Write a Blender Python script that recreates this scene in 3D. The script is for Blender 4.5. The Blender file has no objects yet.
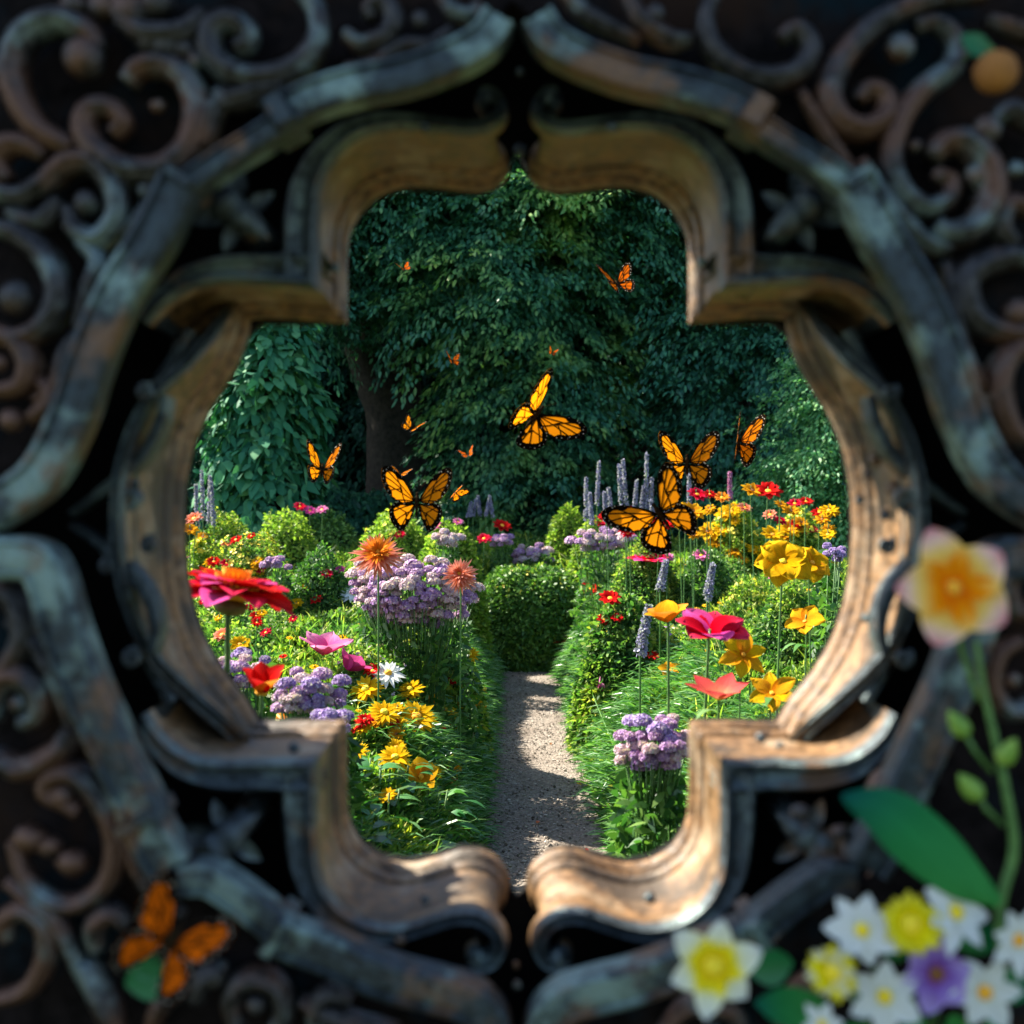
import bpy, bmesh, math, random
import numpy as np
from mathutils import Vector, Matrix
from mathutils.noise import noise as mnoise

random.seed(7); rng = np.random.default_rng(7)
scene = bpy.context.scene
COL = scene.collection
R = math.radians
FPX = 1100.0          # focal length in picture units
EYE = 1.5

# ------------------------------------------------------------------ camera, sky, sun
cam_d = bpy.data.cameras.new('camera'); cam = bpy.data.objects.new('camera', cam_d); COL.objects.link(cam)
cam.location = (0, 0, EYE); cam.rotation_euler = (R(90), 0, 0)
cam_d.sensor_width = 36; cam_d.lens = 36 * FPX / 1024
cam_d.clip_start = 0.05; cam_d.clip_end = 500
cam_d.dof.use_dof = True; cam_d.dof.focus_distance = 5.2; cam_d.dof.aperture_fstop = 2.8
scene.camera = cam

SUN = Vector((-0.62, 0.32, 0.71)).normalized()      # towards the sun
world = bpy.data.worlds.new("World"); scene.world = world; world.use_nodes = True
wn = world.node_tree; wn.nodes.clear()
sky = wn.nodes.new('ShaderNodeTexSky'); sky.sky_type = 'NISHITA'; sky.sun_disc = False
sky.sun_elevation = math.asin(SUN.z); sky.sun_rotation = math.atan2(SUN.x, SUN.y)
bg = wn.nodes.new('ShaderNodeBackground'); bg.inputs[1].default_value = 0.085
wo = wn.nodes.new('ShaderNodeOutputWorld')
wn.links.new(sky.outputs[0], bg.inputs[0]); wn.links.new(bg.outputs[0], wo.inputs[0])
sd = bpy.data.lights.new('sun', 'SUN'); sd.energy = 5.0; sd.angle = R(0.5); sd.color = (1, 0.93, 0.80)
so = bpy.data.objects.new('sun', sd); COL.objects.link(so); so.location = SUN * 50
so.rotation_euler = SUN.to_track_quat('Z', 'Y').to_euler()
scene.view_settings.view_transform = 'Standard'; scene.view_settings.look = 'None'
scene.view_settings.exposure = 1.92; scene.view_settings.gamma = 1

# ------------------------------------------------------------------ helpers
def P(px, py, d):
    return Vector(((px - 512) / FPX * d, d, EYE - (py - 512) / FPX * d))

def tag(o, label=None, cat=None, group=None, kind=None):
    if label: o['label'] = label
    if cat: o['category'] = cat
    if group: o['group'] = group
    if kind: o['kind'] = kind
    return o

def empty(name, loc, label=None, cat=None, group=None):
    o = bpy.data.objects.new(name, None); COL.objects.link(o); o.location = loc
    o.empty_display_size = 0.05
    return tag(o, label, cat, group)

def copy_tree(o, parent=None):
    c = o.copy(); COL.objects.link(c); c.parent = parent
    for ch in list(o.children): copy_tree(ch, c)
    return c

class MB:
    """collects verts / faces / material indices / uvs"""
    def __init__(s): s.v = []; s.f = []; s.m = []; s.uv = {}; s.n = 0; s.sm = []
    def add(s, verts, faces, mi=0, uv=None):
        b = len(s.v); s.v.extend([tuple(p) for p in verts])
        for f in faces: s.f.append([i + b for i in f]); s.m.append(mi)
        if uv is not None:
            for i, q in enumerate(uv): s.uv[b + i] = q
    def build(s, name, mats, parent=None, loc=None, smooth=True, sharp=None):
        me = bpy.data.meshes.new(name); me.from_pydata(s.v, [], s.f)
        if not isinstance(mats, (list, tuple)): mats = [mats]
        for m in mats: me.materials.append(m)
        me.polygons.foreach_set('material_index', s.m)
        me.polygons.foreach_set('use_smooth', [smooth] * len(s.f))
        if s.uv:
            l = me.uv_layers.new(name='UVMap')
            vi = np.empty(len(me.loops), dtype=np.int32); me.loops.foreach_get('vertex_index', vi)
            arr = np.zeros((len(s.v), 2)); 
            for k, q in s.uv.items(): arr[k] = q
            l.data.foreach_set('uv', arr[vi].ravel())
        me.update()
        if sharp: me.set_sharp_from_angle(angle=R(sharp))
        o = bpy.data.objects.new(name, me); COL.objects.link(o)
        if parent: o.parent = parent
        if loc is not None: o.location = loc
        return o
    def tube(s, pts, rad, n=10, mi=0, cap=True, flat=1.0):
        pts = [Vector(p) for p in pts]; N = len(pts)
        if not hasattr(rad, '__len__'): rad = [rad] * N
        t0 = (pts[1] - pts[0]).normalized()
        up = Vector((0, 1, 0)) if abs(t0.y) < 0.9 else Vector((1, 0, 0))
        vs = []; fs = []
        nrm = up - t0 * up.dot(t0); nrm.normalize()
        for i, p in enumerate(pts):
            a = pts[max(i - 1, 0)]; b = pts[min(i + 1, N - 1)]
            t = (b - a)
            t = t.normalized() if t.length > 1e-9 else t0
            nrm = nrm - t * nrm.dot(t); nrm.normalize(); bi = t.cross(nrm)
            for k in range(n):
                an = 2 * math.pi * k / n
                vs.append(p + (nrm * math.cos(an) * flat + bi * math.sin(an)) * rad[i])
        for i in range(N - 1):
            for k in range(n):
                k2 = (k + 1) % n
                fs.append([i * n + k, i * n + k2, (i + 1) * n + k2, (i + 1) * n + k])
        if cap:
            fs.append(list(range(n))[::-1]); fs.append([(N - 1) * n + k for k in range(n)])
        s.add(vs, fs, mi)
    def ball(s, c, r, sc=(1, 1, 1), nu=12, nv=8, mi=0, mat=None, wob=0):
        c = Vector(c); vs = []; fs = []
        for j in range(nv + 1):
            th = math.pi * j / nv
            for i in range(nu):
                ph = 2 * math.pi * i / nu
                q = Vector((math.sin(th) * math.cos(ph) * sc[0], math.sin(th) * math.sin(ph) * sc[1], math.cos(th) * sc[2])) * r
                if wob: q *= 1 + wob * mnoise(q * (3 / r) + c * 9)
                if mat: q = mat @ q
                vs.append(c + q)
        for j in range(nv):
            for i in range(nu):
                i2 = (i + 1) % nu
                fs.append([j * nu + i, (j + 1) * nu + i, (j + 1) * nu + i2, j * nu + i2])
        s.add(vs, fs, mi)

def np_mesh(name, V, F, mats, parent=None, mi=None, smooth=False):
    """big mesh from numpy: V (n,3), F (m,k)"""
    me = bpy.data.meshes.new(name)
    me.vertices.add(len(V)); me.vertices.foreach_set('co', V.astype(np.float32).ravel())
    m, k = F.shape
    me.loops.add(m * k); me.loops.foreach_set('vertex_index', F.astype(np.int32).ravel())
    me.polygons.add(m); me.polygons.foreach_set('loop_start', np.arange(0, m * k, k, dtype=np.int32))
    me.polygons.foreach_set('loop_total', np.full(m, k, dtype=np.int32))
    if not isinstance(mats, (list, tuple)): mats = [mats]
    for q in mats: me.materials.append(q)
    if mi is not None: me.polygons.foreach_set('material_index', mi.astype(np.int32))
    me.polygons.foreach_set('use_smooth', np.full(m, smooth))
    me.update(calc_edges=True); me.validate()
    o = bpy.data.objects.new(name, me); COL.objects.link(o)
    if parent: o.parent = parent
    return o

def nrmz(a): return a / (np.linalg.norm(a, axis=-1, keepdims=True) + 1e-9)

LEAF = (0.12, 0.85, 1.0, 0.62, 0.02)
OVAL = (0.15, 0.95, 0.85, 0.03)
BLADE = (0.7, 1.0, 0.75, 0.05)
def strips(Pp, D, Nn, L, W, droop, prof):
    """many leaves: base Pp, direction D, face normal Nn; returns V, F(quads)"""
    n = len(Pp); K = len(prof)
    D = nrmz(D); S = nrmz(np.cross(D, Nn)); out = np.empty((n, K, 2, 3))
    L = np.broadcast_to(L, (n,))[:, None]; W = np.broadcast_to(W, (n,))[:, None]
    dr = np.broadcast_to(droop, (n,))[:, None]
    for k in range(K):
        t = k / (K - 1)
        c = Pp + D * L * t; c = c + np.array([0, 0, -1.0]) * dr * L * t * t
        out[:, k, 0] = c - S * W * 0.5 * prof[k]; out[:, k, 1] = c + S * W * 0.5 * prof[k]
    V = out.reshape(-1, 3)
    base = (np.arange(n) * K * 2)[:, None]
    F = []
    for k in range(K - 1):
        F.append(np.concatenate([base + 2 * k, base + 2 * k + 1, base + 2 * k + 3, base + 2 * k + 2], axis=1))
    return V, np.concatenate(F, axis=0)

def join(parts):
    Vs = []; Fs = []; b = 0
    for V, F in parts: Vs.append(V); Fs.append(F + b); b += len(V)
    return np.concatenate(Vs), np.concatenate(Fs)

def spline(pts, sub=6, closed=False):
    """Catmull-Rom through 2D/3D points"""
    a = [np.array(p, float) for p in pts]; n = len(a); out = []
    for i in range(n - 1):
        p0 = a[i - 1] if i > 0 else 2 * a[0] - a[1]
        p1 = a[i]; p2 = a[i + 1]; p3 = a[i + 2] if i + 2 < n else 2 * a[-1] - a[-2]
        for k in range(sub):
            t = k / sub
            out.append(0.5 * ((2 * p1) + (-p0 + p2) * t + (2 * p0 - 5 * p1 + 4 * p2 - p3) * t * t + (-p0 + 3 * p1 - 3 * p2 + p3) * t ** 3))
    out.append(a[-1]); return out

# ------------------------------------------------------------------ materials
def mat_new(name):
    m = bpy.data.materials.new(name); m.use_nodes = True; nt = m.node_tree; nt.nodes.clear()
    out = nt.nodes.new('ShaderNodeOutputMaterial'); return m, nt, out
def ramp(nt, stops, interp='LINEAR'):
    r = nt.nodes.new('ShaderNodeValToRGB'); e = r.color_ramp; e.interpolation = interp
    while len(e.elements) < len(stops): e.elements.new(0.5)
    for i, (p, c) in enumerate(stops): e.elements[i].position = p; e.elements[i].color = (*c, 1)
    return r
def noise_n(nt, scale, detail=4, rough=0.6, vec=None):
    n = nt.nodes.new('ShaderNodeTexNoise'); n.inputs['Scale'].default_value = scale
    n.inputs['Detail'].default_value = detail; n.inputs['Roughness'].default_value = rough
    if vec: nt.links.new(vec, n.inputs['Vector'])
    return n
def mixc(nt, fac, a, b, mode='MIX'):
    m = nt.nodes.new('ShaderNodeMix'); m.data_type = 'RGBA'; m.blend_type = mode
    for i, v in ((0, fac), (6, a), (7, b)):
        if isinstance(v, (int, float)): m.inputs[i].default_value = v
        elif isinstance(v, tuple): m.inputs[i].default_value = (*v, 1)
        else: nt.links.new(v, m.inputs[i])
    return m.outputs[2]

def leaf_mat(name, stops, trans=0.3, rough=0.5, patch=None, pscale=1.0, spec=0.4, pt=0.42):
    m, nt, out = mat_new(name)
    g = nt.nodes.new('ShaderNodeNewGeometry')
    r = ramp(nt, stops); nt.links.new(g.outputs['Random Per Island'], r.inputs[0]); c = r.outputs[0]
    if patch:
        n = noise_n(nt, pscale, 3, 0.6, g.outputs['Position'])
        rr = ramp(nt, [(pt, (0, 0, 0)), (pt + 0.16, (1, 1, 1))]); nt.links.new(n.outputs[0], rr.inputs[0])
        r2 = ramp(nt, patch); nt.links.new(g.outputs['Random Per Island'], r2.inputs[0])
        c = mixc(nt, rr.outputs[0], c, r2.outputs[0])
    if spec == 0:
        b = nt.nodes.new('ShaderNodeBsdfDiffuse')
    else:
        b = nt.nodes.new('ShaderNodeBsdfPrincipled'); b.inputs['Roughness'].default_value = rough; b.inputs['Specular IOR Level'].default_value = spec
    nt.links.new(c, b.inputs[0])
    t = nt.nodes.new('ShaderNodeBsdfTranslucent')
    tc = mixc(nt, 1.0, c, (1.0, 1.25, 0.55), 'MULTIPLY'); nt.links.new(tc, t.inputs[0])
    mx = nt.nodes.new('ShaderNodeMixShader'); mx.inputs[0].default_value = trans
    nt.links.new(b.outputs[0], mx.inputs[1]); nt.links.new(t.outputs[0], mx.inputs[2]); nt.links.new(mx.outputs[0], out.inputs[0])
    return m

def petal_mat(name, stops, trans=0.3, streak=0.42):
    """colour runs along the petal (U), fine streaks across it (V)"""
    m, nt, out = mat_new(name)
    uv = nt.nodes.new('ShaderNodeUVMap'); sp = nt.nodes.new('ShaderNodeSeparateXYZ'); nt.links.new(uv.outputs[0], sp.inputs[0])
    r = ramp(nt, stops); nt.links.new(sp.outputs[0], r.inputs[0])
    mp = nt.nodes.new('ShaderNodeMapping'); mp.inputs['Scale'].default_value = (1.5, 16, 1); nt.links.new(uv.outputs[0], mp.inputs[0])
    n = noise_n(nt, 1.6, 3, 0.6, mp.outputs[0])
    rr = ramp(nt, [(0.3, (1 - streak,) * 3), (0.7, (1, 1, 1))]); nt.links.new(n.outputs[0], rr.inputs[0])
    c = mixc(nt, 1.0, r.outputs[0], rr.outputs[0], 'MULTIPLY')
    b = nt.nodes.new('ShaderNodeBsdfDiffuse')
    pb = nt.nodes.new('ShaderNodeBump'); pb.inputs['Strength'].default_value = 0.5; pb.inputs['Distance'].default_value = 0.002
    nt.links.new(n.outputs[0], pb.inputs['Height']); nt.links.new(pb.outputs[0], b.inputs['Normal'])
    nt.links.new(c, b.inputs[0])
    t = nt.nodes.new('ShaderNodeBsdfTranslucent'); nt.links.new(c, t.inputs[0])
    mx = nt.nodes.new('ShaderNodeMixShader'); mx.inputs[0].default_value = trans
    nt.links.new(b.outputs[0], mx.inputs[1]); nt.links.new(t.outputs[0], mx.inputs[2]); nt.links.new(mx.outputs[0], out.inputs[0])
    return m

def plain_mat(name, c1, c2, scale=40, rough=0.6, bump=0.0, metal=0.0, spec=0.4):
    m, nt, out = mat_new(name)
    g = nt.nodes.new('ShaderNodeNewGeometry'); n = noise_n(nt, scale, 4, 0.6, g.outputs['Position'])
    r = ramp(nt, [(0.35, c1), (0.65, c2)]); nt.links.new(n.outputs[0], r.inputs[0])
    b = nt.nodes.new('ShaderNodeBsdfPrincipled'); b.inputs['Roughness'].default_value = rough; b.inputs['Metallic'].default_value = metal
    b.inputs['Specular IOR Level'].default_value = spec
    nt.links.new(r.outputs[0], b.inputs['Base Color'])
    if bump:
        bp = nt.nodes.new('ShaderNodeBump'); bp.inputs['Strength'].default_value = bump; bp.inputs['Distance'].default_value = 0.01
        nt.links.new(n.outputs[0], bp.inputs['Height']); nt.links.new(bp.outputs[0], b.inputs['Normal'])
    nt.links.new(b.outputs[0], out.inputs[0]); return m

def frame_mat(name, base, pat, rust, rough=0.42, scale=14, patw=0.55, rustw=0.60, spec=0.5, metal=0.0):
    m, nt, out = mat_new(name)
    g = nt.nodes.new('ShaderNodeNewGeometry'); pos = g.outputs['Position']
    n1 = noise_n(nt, scale, 6, 0.62, pos)
    mp = nt.nodes.new('ShaderNodeMapping'); mp.inputs['Location'].default_value = (7, 3, 5); nt.links.new(pos, mp.inputs[0])
    n2 = noise_n(nt, scale * 0.8, 6, 0.6, mp.outputs[0])
    n3 = noise_n(nt, scale * 7, 5, 0.7, pos)
    r0 = ramp(nt, [(0.35, tuple(x * 0.40 for x in base)), (0.65, tuple(x * 1.6 for x in base))]); nt.links.new(n3.outputs[0], r0.inputs[0])
    f1 = ramp(nt, [(patw - 0.03, (0, 0, 0)), (patw + 0.07, (1, 1, 1))]); nt.links.new(n1.outputs[0], f1.inputs[0])
    f2 = ramp(nt, [(rustw - 0.05, (0, 0, 0)), (rustw + 0.05, (1, 1, 1))]); nt.links.new(n2.outputs[0], f2.inputs[0])
    c = mixc(nt, f1.outputs[0], r0.outputs[0], pat); c = mixc(nt, f2.outputs[0], c, rust)
    dk = ramp(nt, [(0.25, (0.55,) * 3), (0.5, (1, 1, 1))]); nt.links.new(n3.outputs[0], dk.inputs[0])
    c = mixc(nt, 1.0, c, dk.outputs[0], 'MULTIPLY')
    b = nt.nodes.new('ShaderNodeBsdfPrincipled'); b.inputs['Metallic'].default_value = metal
    b.inputs['Specular IOR Level'].default_value = spec
    rr = ramp(nt, [(0.3, (rough - 0.1,) * 3), (0.7, (rough + 0.2,) * 3)]); nt.links.new(n3.outputs[0], rr.inputs[0])
    nt.links.new(rr.outputs[0], b.inputs['Roughness']); nt.links.new(c, b.inputs['Base Color'])
    bp = nt.nodes.new('ShaderNodeBump'); bp.inputs['Strength'].default_value = 0.8; bp.inputs['Distance'].default_value = 0.004
    nt.links.new(n3.outputs[0], bp.inputs['Height']); nt.links.new(bp.outputs[0], b.inputs['Normal'])
    nt.links.new(b.outputs[0], out.inputs[0]); return m

M = {}
M['front'] = frame_mat('patinated_front', (0.050, 0.066, 0.074), (0.15, 0.20, 0.195), (0.15, 0.085, 0.045), rough=0.34, metal=0.45)
M['rail'] = frame_mat('patinated_rail', (0.024, 0.036, 0.044), (0.17, 0.25, 0.235), (0.15, 0.082, 0.045), rough=0.34, scale=11, patw=0.53, rustw=0.56, metal=0.45)
M['reveal'] = frame_mat('bare_wood_reveal', (0.18, 0.098, 0.040), (0.31, 0.225, 0.14), (0.060, 0.040, 0.022), rough=0.42, scale=10, patw=0.55, rustw=0.56)
M['scroll'] = frame_mat('dark_bronze_scroll', (0.042, 0.040, 0.041), (0.15, 0.20, 0.20), (0.115, 0.060, 0.040), rough=0.30, scale=11, patw=0.54, rustw=0.52, metal=0.6)
M['panel'] = frame_mat('dark_panel', (0.008, 0.006, 0.006), (0.004, 0.010, 0.014), (0.018, 0.010, 0.007), rough=0.8, scale=6, spec=0.05)
M['void'] = plain_mat('void_shade_back', (0.004, 0.004, 0.004), (0.009, 0.008, 0.007), 10, 0.8, spec=0.1)  # near-black colour paints in the shade of the void behind the mouldings

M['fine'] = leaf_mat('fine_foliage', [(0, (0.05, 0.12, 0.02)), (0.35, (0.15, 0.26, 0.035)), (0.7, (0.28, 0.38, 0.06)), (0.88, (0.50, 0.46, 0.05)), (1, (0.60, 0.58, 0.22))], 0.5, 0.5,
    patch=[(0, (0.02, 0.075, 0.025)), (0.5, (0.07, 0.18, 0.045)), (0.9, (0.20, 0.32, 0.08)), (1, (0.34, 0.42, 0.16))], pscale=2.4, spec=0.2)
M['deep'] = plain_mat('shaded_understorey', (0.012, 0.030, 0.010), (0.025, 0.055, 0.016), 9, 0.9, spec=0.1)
M['lime'] = leaf_mat('lime_shrub_leaf', [(0, (0.08, 0.16, 0.025)), (0.5, (0.22, 0.34, 0.05)), (1, (0.42, 0.48, 0.09))], 0.5, spec=0.2)
M['mid'] = leaf_mat('shrub_leaf', [(0, (0.02, 0.075, 0.022)), (0.5, (0.06, 0.16, 0.035)), (1, (0.16, 0.28, 0.06))], 0.42)
M['box'] = leaf_mat('dark_box_leaf', [(0, (0.04, 0.12, 0.025)), (0.6, (0.12, 0.25, 0.045)), (1, (0.26, 0.40, 0.08))], 0.25)
M['tree'] = leaf_mat('tree_leaf', [(0, (0.018, 0.09, 0.062)), (0.6, (0.042, 0.18, 0.115)), (1, (0.09, 0.29, 0.15))], 0.25, 0.45, spec=0.4)
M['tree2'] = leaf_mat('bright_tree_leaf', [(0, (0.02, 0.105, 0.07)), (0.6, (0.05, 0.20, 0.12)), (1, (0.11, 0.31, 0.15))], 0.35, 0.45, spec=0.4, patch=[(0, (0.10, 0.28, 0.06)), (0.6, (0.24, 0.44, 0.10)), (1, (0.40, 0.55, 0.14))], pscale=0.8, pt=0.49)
M['lime2'] = leaf_mat('sunlit_conifer_leaf', [(0, (0.05, 0.20, 0.09)), (0.6, (0.14, 0.38, 0.14)), (1, (0.30, 0.52, 0.20))], 0.35, 0.5)
M['wleaf'] = leaf_mat('shaded_woodland_leaf', [(0, (0.008, 0.045, 0.034)), (0.6, (0.018, 0.085, 0.058)), (1, (0.04, 0.14, 0.08))], 0.2, 0.6, spec=0.2)  # darker copy of the tree leaf, shade of the hollows painted in
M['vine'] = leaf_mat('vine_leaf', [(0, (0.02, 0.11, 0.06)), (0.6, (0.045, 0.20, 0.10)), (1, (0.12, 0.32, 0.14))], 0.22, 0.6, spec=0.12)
M['wood_dark'] = plain_mat('depth_shade', (0.004, 0.014, 0.010), (0.010, 0.035, 0.022), 3, 0.95, spec=0.05)  # dark backing colour, paints the shade deep between the leaves
M['bark'] = plain_mat('bark', (0.015, 0.012, 0.009), (0.045, 0.035, 0.026), 14, 0.9, bump=0.8)
M['broad'] = leaf_mat('broad_leaf', [(0, (0.02, 0.10, 0.03)), (0.7, (0.045, 0.19, 0.05)), (1, (0.14, 0.30, 0.10))], 0.3, 0.38, spec=0.6)
M['strap'] = leaf_mat('strap_leaf', [(0, (0.035, 0.13, 0.035)), (0.6, (0.10, 0.26, 0.05)), (1, (0.22, 0.38, 0.14))], 0.35, 0.38, spec=0.6)
M['stem'] = plain_mat('green_stem', (0.05, 0.13, 0.03), (0.10, 0.22, 0.05), 60, 0.5)
M['bud'] = plain_mat('green_bud', (0.12, 0.26, 0.03), (0.22, 0.36, 0.05), 60, 0.5)
M['sepal'] = plain_mat('olive_sepal', (0.10, 0.09, 0.02), (0.17, 0.13, 0.04), 120, 0.6)
M['gleaf'] = leaf_mat('glossy_leaf', [(0, (0.012, 0.14, 0.05)), (1, (0.018, 0.17, 0.06))], 0.3, 0.35)

red = (0.70, 0.012, 0.010); crim = (0.62, 0.015, 0.05); pink = (0.85, 0.16, 0.42); yel = (0.88, 0.62, 0.02)
M['p_red'] = petal_mat('red_petal', [(0, (0.45, 0.005, 0.005)), (0.5, red), (1, (0.75, 0.03, 0.03))])
M['p_crim'] = petal_mat('crimson_petal', [(0, (0.60, 0.0, 0.01)), (0.6, (0.72, 0.008, 0.03)), (1, (0.82, 0.05, 0.14))])
M['p_pink'] = petal_mat('pink_petal', [(0, (0.60, 0.04, 0.22)), (0.5, pink), (1, (0.92, 0.38, 0.62))])
M['p_mag'] = petal_mat('magenta_petal', [(0, (0.6, 0.02, 0.2)), (1, (0.85, 0.12, 0.42))])
M['p_yel'] = petal_mat('yellow_petal', [(0, (0.78, 0.30, 0.004)), (0.4, (0.84, 0.46, 0.008)), (1, (0.88, 0.56, 0.02))])
M['p_gold'] = petal_mat('golden_petal', [(0, (0.75, 0.22, 0.01)), (1, (0.90, 0.50, 0.02))])
M['p_orange'] = petal_mat('orange_petal', [(0, (0.85, 0.30, 0.01)), (0.6, (0.88, 0.26, 0.02)), (1, (0.90, 0.38, 0.06))])
M['p_salmon'] = petal_mat('salmon_petal', [(0, (0.85, 0.35, 0.16)), (0.5, (0.85, 0.12, 0.10)), (1, (0.80, 0.06, 0.08))])
M['p_coral'] = petal_mat('coral_petal', [(0, (0.85, 0.22, 0.03)), (0.5, (0.88, 0.20, 0.09)), (1, (0.90, 0.42, 0.30))])
M['p_white'] = petal_mat('white_petal', [(0, (0.75, 0.75, 0.45)), (0.3, (0.82, 0.84, 0.78)), (1, (0.85, 0.88, 0.85))], streak=0.1)
M['p_cream'] = petal_mat('cream_petal', [(0, (0.80, 0.72, 0.20)), (1, (0.85, 0.83, 0.55))], streak=0.12)
M['p_lily'] = petal_mat('lily_petal', [(0, (0.92, 0.16, 0.005)), (0.32, (0.94, 0.34, 0.005)), (0.58, (0.94, 0.62, 0.15)), (0.8, (0.94, 0.62, 0.50)), (1, (0.88, 0.36, 0.42))], streak=0.08)
M['p_narc'] = petal_mat('yellow_throated_petal', [(0, (0.90, 0.60, 0.0)), (0.42, (0.92, 0.78, 0.02)), (0.58, (0.86, 0.86, 0.55)), (1, (0.85, 0.88, 0.82))], streak=0.05)
M['p_lemon'] = petal_mat('lemon_petal', [(0, (0.90, 0.66, 0.005)), (0.6, (0.92, 0.80, 0.01)), (1, (0.90, 0.82, 0.10))], streak=0.1)
M['bigleaf'] = petal_mat('veined_leaf', [(0, (0.07, 0.36, 0.08)), (0.6, (0.03, 0.27, 0.08)), (1, (0.012, 0.15, 0.11))], trans=.3, streak=0.45)
M['p_viol'] = petal_mat('violet_petal', [(0, (0.30, 0.01, 0.06)), (0.25, (0.26, 0.12, 0.50)), (1, (0.55, 0.42, 0.80))], streak=0.1)
M['lilac'] = leaf_mat('lilac_floret', [(0, (0.30, 0.13, 0.42)), (0.5, (0.46, 0.26, 0.54)), (0.8, (0.58, 0.36, 0.58)), (1, (0.68, 0.52, 0.66))], 0.3, 0.6)
M['pale'] = leaf_mat('pale_pink_floret', [(0, (0.52, 0.30, 0.45)), (0.5, (0.62, 0.44, 0.54)), (1, (0.70, 0.60, 0.64))], 0.3, 0.6)
M['violet'] = leaf_mat('violet_floret', [(0, (0.25, 0.14, 0.48)), (0.6, (0.42, 0.28, 0.62)), (1, (0.6, 0.5, 0.75))], 0.3, 0.6)
M['spike'] = leaf_mat('lavender_floret', [(0, (0.20, 0.18, 0.36)), (0.6, (0.34, 0.31, 0.50)), (1, (0.52, 0.50, 0.64))], 0.3, 0.6)
M['spikep'] = leaf_mat('mauve_floret', [(0, (0.40, 0.10, 0.35)), (0.6, (0.55, 0.22, 0.5)), (1, (0.65, 0.4, 0.6))], 0.3, 0.6)
M['eye'] = plain_mat('orange_centre', (0.80, 0.26, 0.01), (0.92, 0.50, 0.02), 300, 0.7)
M['eyey'] = plain_mat('yellow_centre', (0.85, 0.55, 0.01), (0.92, 0.75, 0.03), 300, 0.7)
M['eyed'] = plain_mat('dark_centre', (0.10, 0.03, 0.01), (0.30, 0.12, 0.02), 300, 0.7)
M['w_blk'] = leaf_mat('wing_black', [(0, (0.006, 0.004, 0.003)), (1, (0.012, 0.007, 0.004))], 0.0, 0.9, spec=0)
M['w_wht'] = leaf_mat('wing_white_spot', [(0, (0.55, 0.50, 0.40)), (1, (0.62, 0.58, 0.48))], 0.0, 0.9, spec=0)
M['w_org'] = leaf_mat('wing_orange', [(0, (0.80, 0.17, 0.004)), (0.5, (0.84, 0.21, 0.006)), (1, (0.86, 0.27, 0.015))], 0.45, 0.8, spec=0.0)
M['w_red'] = leaf_mat('wing_deep_orange', [(0, (0.66, 0.10, 0.004)), (0.5, (0.70, 0.12, 0.004)), (1, (0.76, 0.16, 0.006))], 0.3, 0.8, spec=0.0)
M['body'] = plain_mat('dark_fuzzy_body', (0.012, 0.008, 0.005), (0.04, 0.025, 0.012), 200, 1.0, spec=0.0)

# ================================================================== GROUND, PATH
m, nt, out = mat_new('soil'); g = nt.nodes.new('ShaderNodeNewGeometry')
n = noise_n(nt, 3, 8, 0.7, g.outputs['Position']); r = ramp(nt, [(0.3, (0.025, 0.035, 0.012)), (0.7, (0.06, 0.07, 0.02))]); nt.links.new(n.outputs[0], r.inputs[0])
b = nt.nodes.new('ShaderNodeBsdfPrincipled'); b.inputs['Roughness'].default_value = 0.95; nt.links.new(r.outputs[0], b.inputs[0]); nt.links.new(b.outputs[0], out.inputs[0]); M['soil'] = m
q = MB(); q.add([(-300, -300, 0), (300, -300, 0), (300, 300, 0), (-300, 300, 0)], [[0, 1, 2, 3]])
tag(q.build('ground', M['soil'], smooth=False), kind='structure')

PL, PR = -0.18, 0.47
m, nt, out = mat_new('gravel'); g = nt.nodes.new('ShaderNodeNewGeometry'); pos = g.outputs['Position']
v = nt.nodes.new('ShaderNodeTexVoronoi'); v.inputs['Scale'].default_value = 75; nt.links.new(pos, v.inputs['Vector'])
n = noise_n(nt, 2.2, 5, 0.6, pos)
r1 = ramp(nt, [(0.0, (0.10, 0.083, 0.066)), (0.5, (0.20, 0.165, 0.133)), (1.0, (0.33, 0.285, 0.235))]); nt.links.new(v.outputs['Color'], r1.inputs[0])
r2 = ramp(nt, [(0.35, (0.72, 0.66, 0.62)), (0.65, (1, 1, 1))]); nt.links.new(n.outputs[0], r2.inputs[0])
c = mixc(nt, 1.0, r1.outputs[0], r2.outputs[0], 'MULTIPLY')
b = nt.nodes.new('ShaderNodeBsdfPrincipled'); b.inputs['Roughness'].default_value = 0.9; nt.links.new(c, b.inputs[0])
bp = nt.nodes.new('ShaderNodeBump'); bp.inputs['Strength'].default_value = 0.9; bp.inputs['Distance'].default_value = 0.008; bp.invert = True
nt.links.new(v.outputs['Distance'], bp.inputs['Height']); nt.links.new(bp.outputs[0], b.inputs['Normal']); nt.links.new(b.outputs[0], out.inputs[0]); M['gravel'] = m
q = MB(); vs = []; fs = []
ys = np.linspace(0.5, 12.5, 160)
for i, y in enumerate(ys):
    for k in range(9):
        x = PL - 0.12 + (PR - PL + 0.24) * k / 8
        vs.append((x, y, 0.012 + 0.010 * mnoise(Vector((x * 4, y * 4, 0)))))
for i in range(len(ys) - 1):
    for k in range(8): fs.append([i * 9 + k, i * 9 + k + 1, (i + 1) * 9 + k + 1, (i + 1) * 9 + k])
q.add(vs, fs); tag(q.build('path', M['gravel']), kind='structure')
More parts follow.
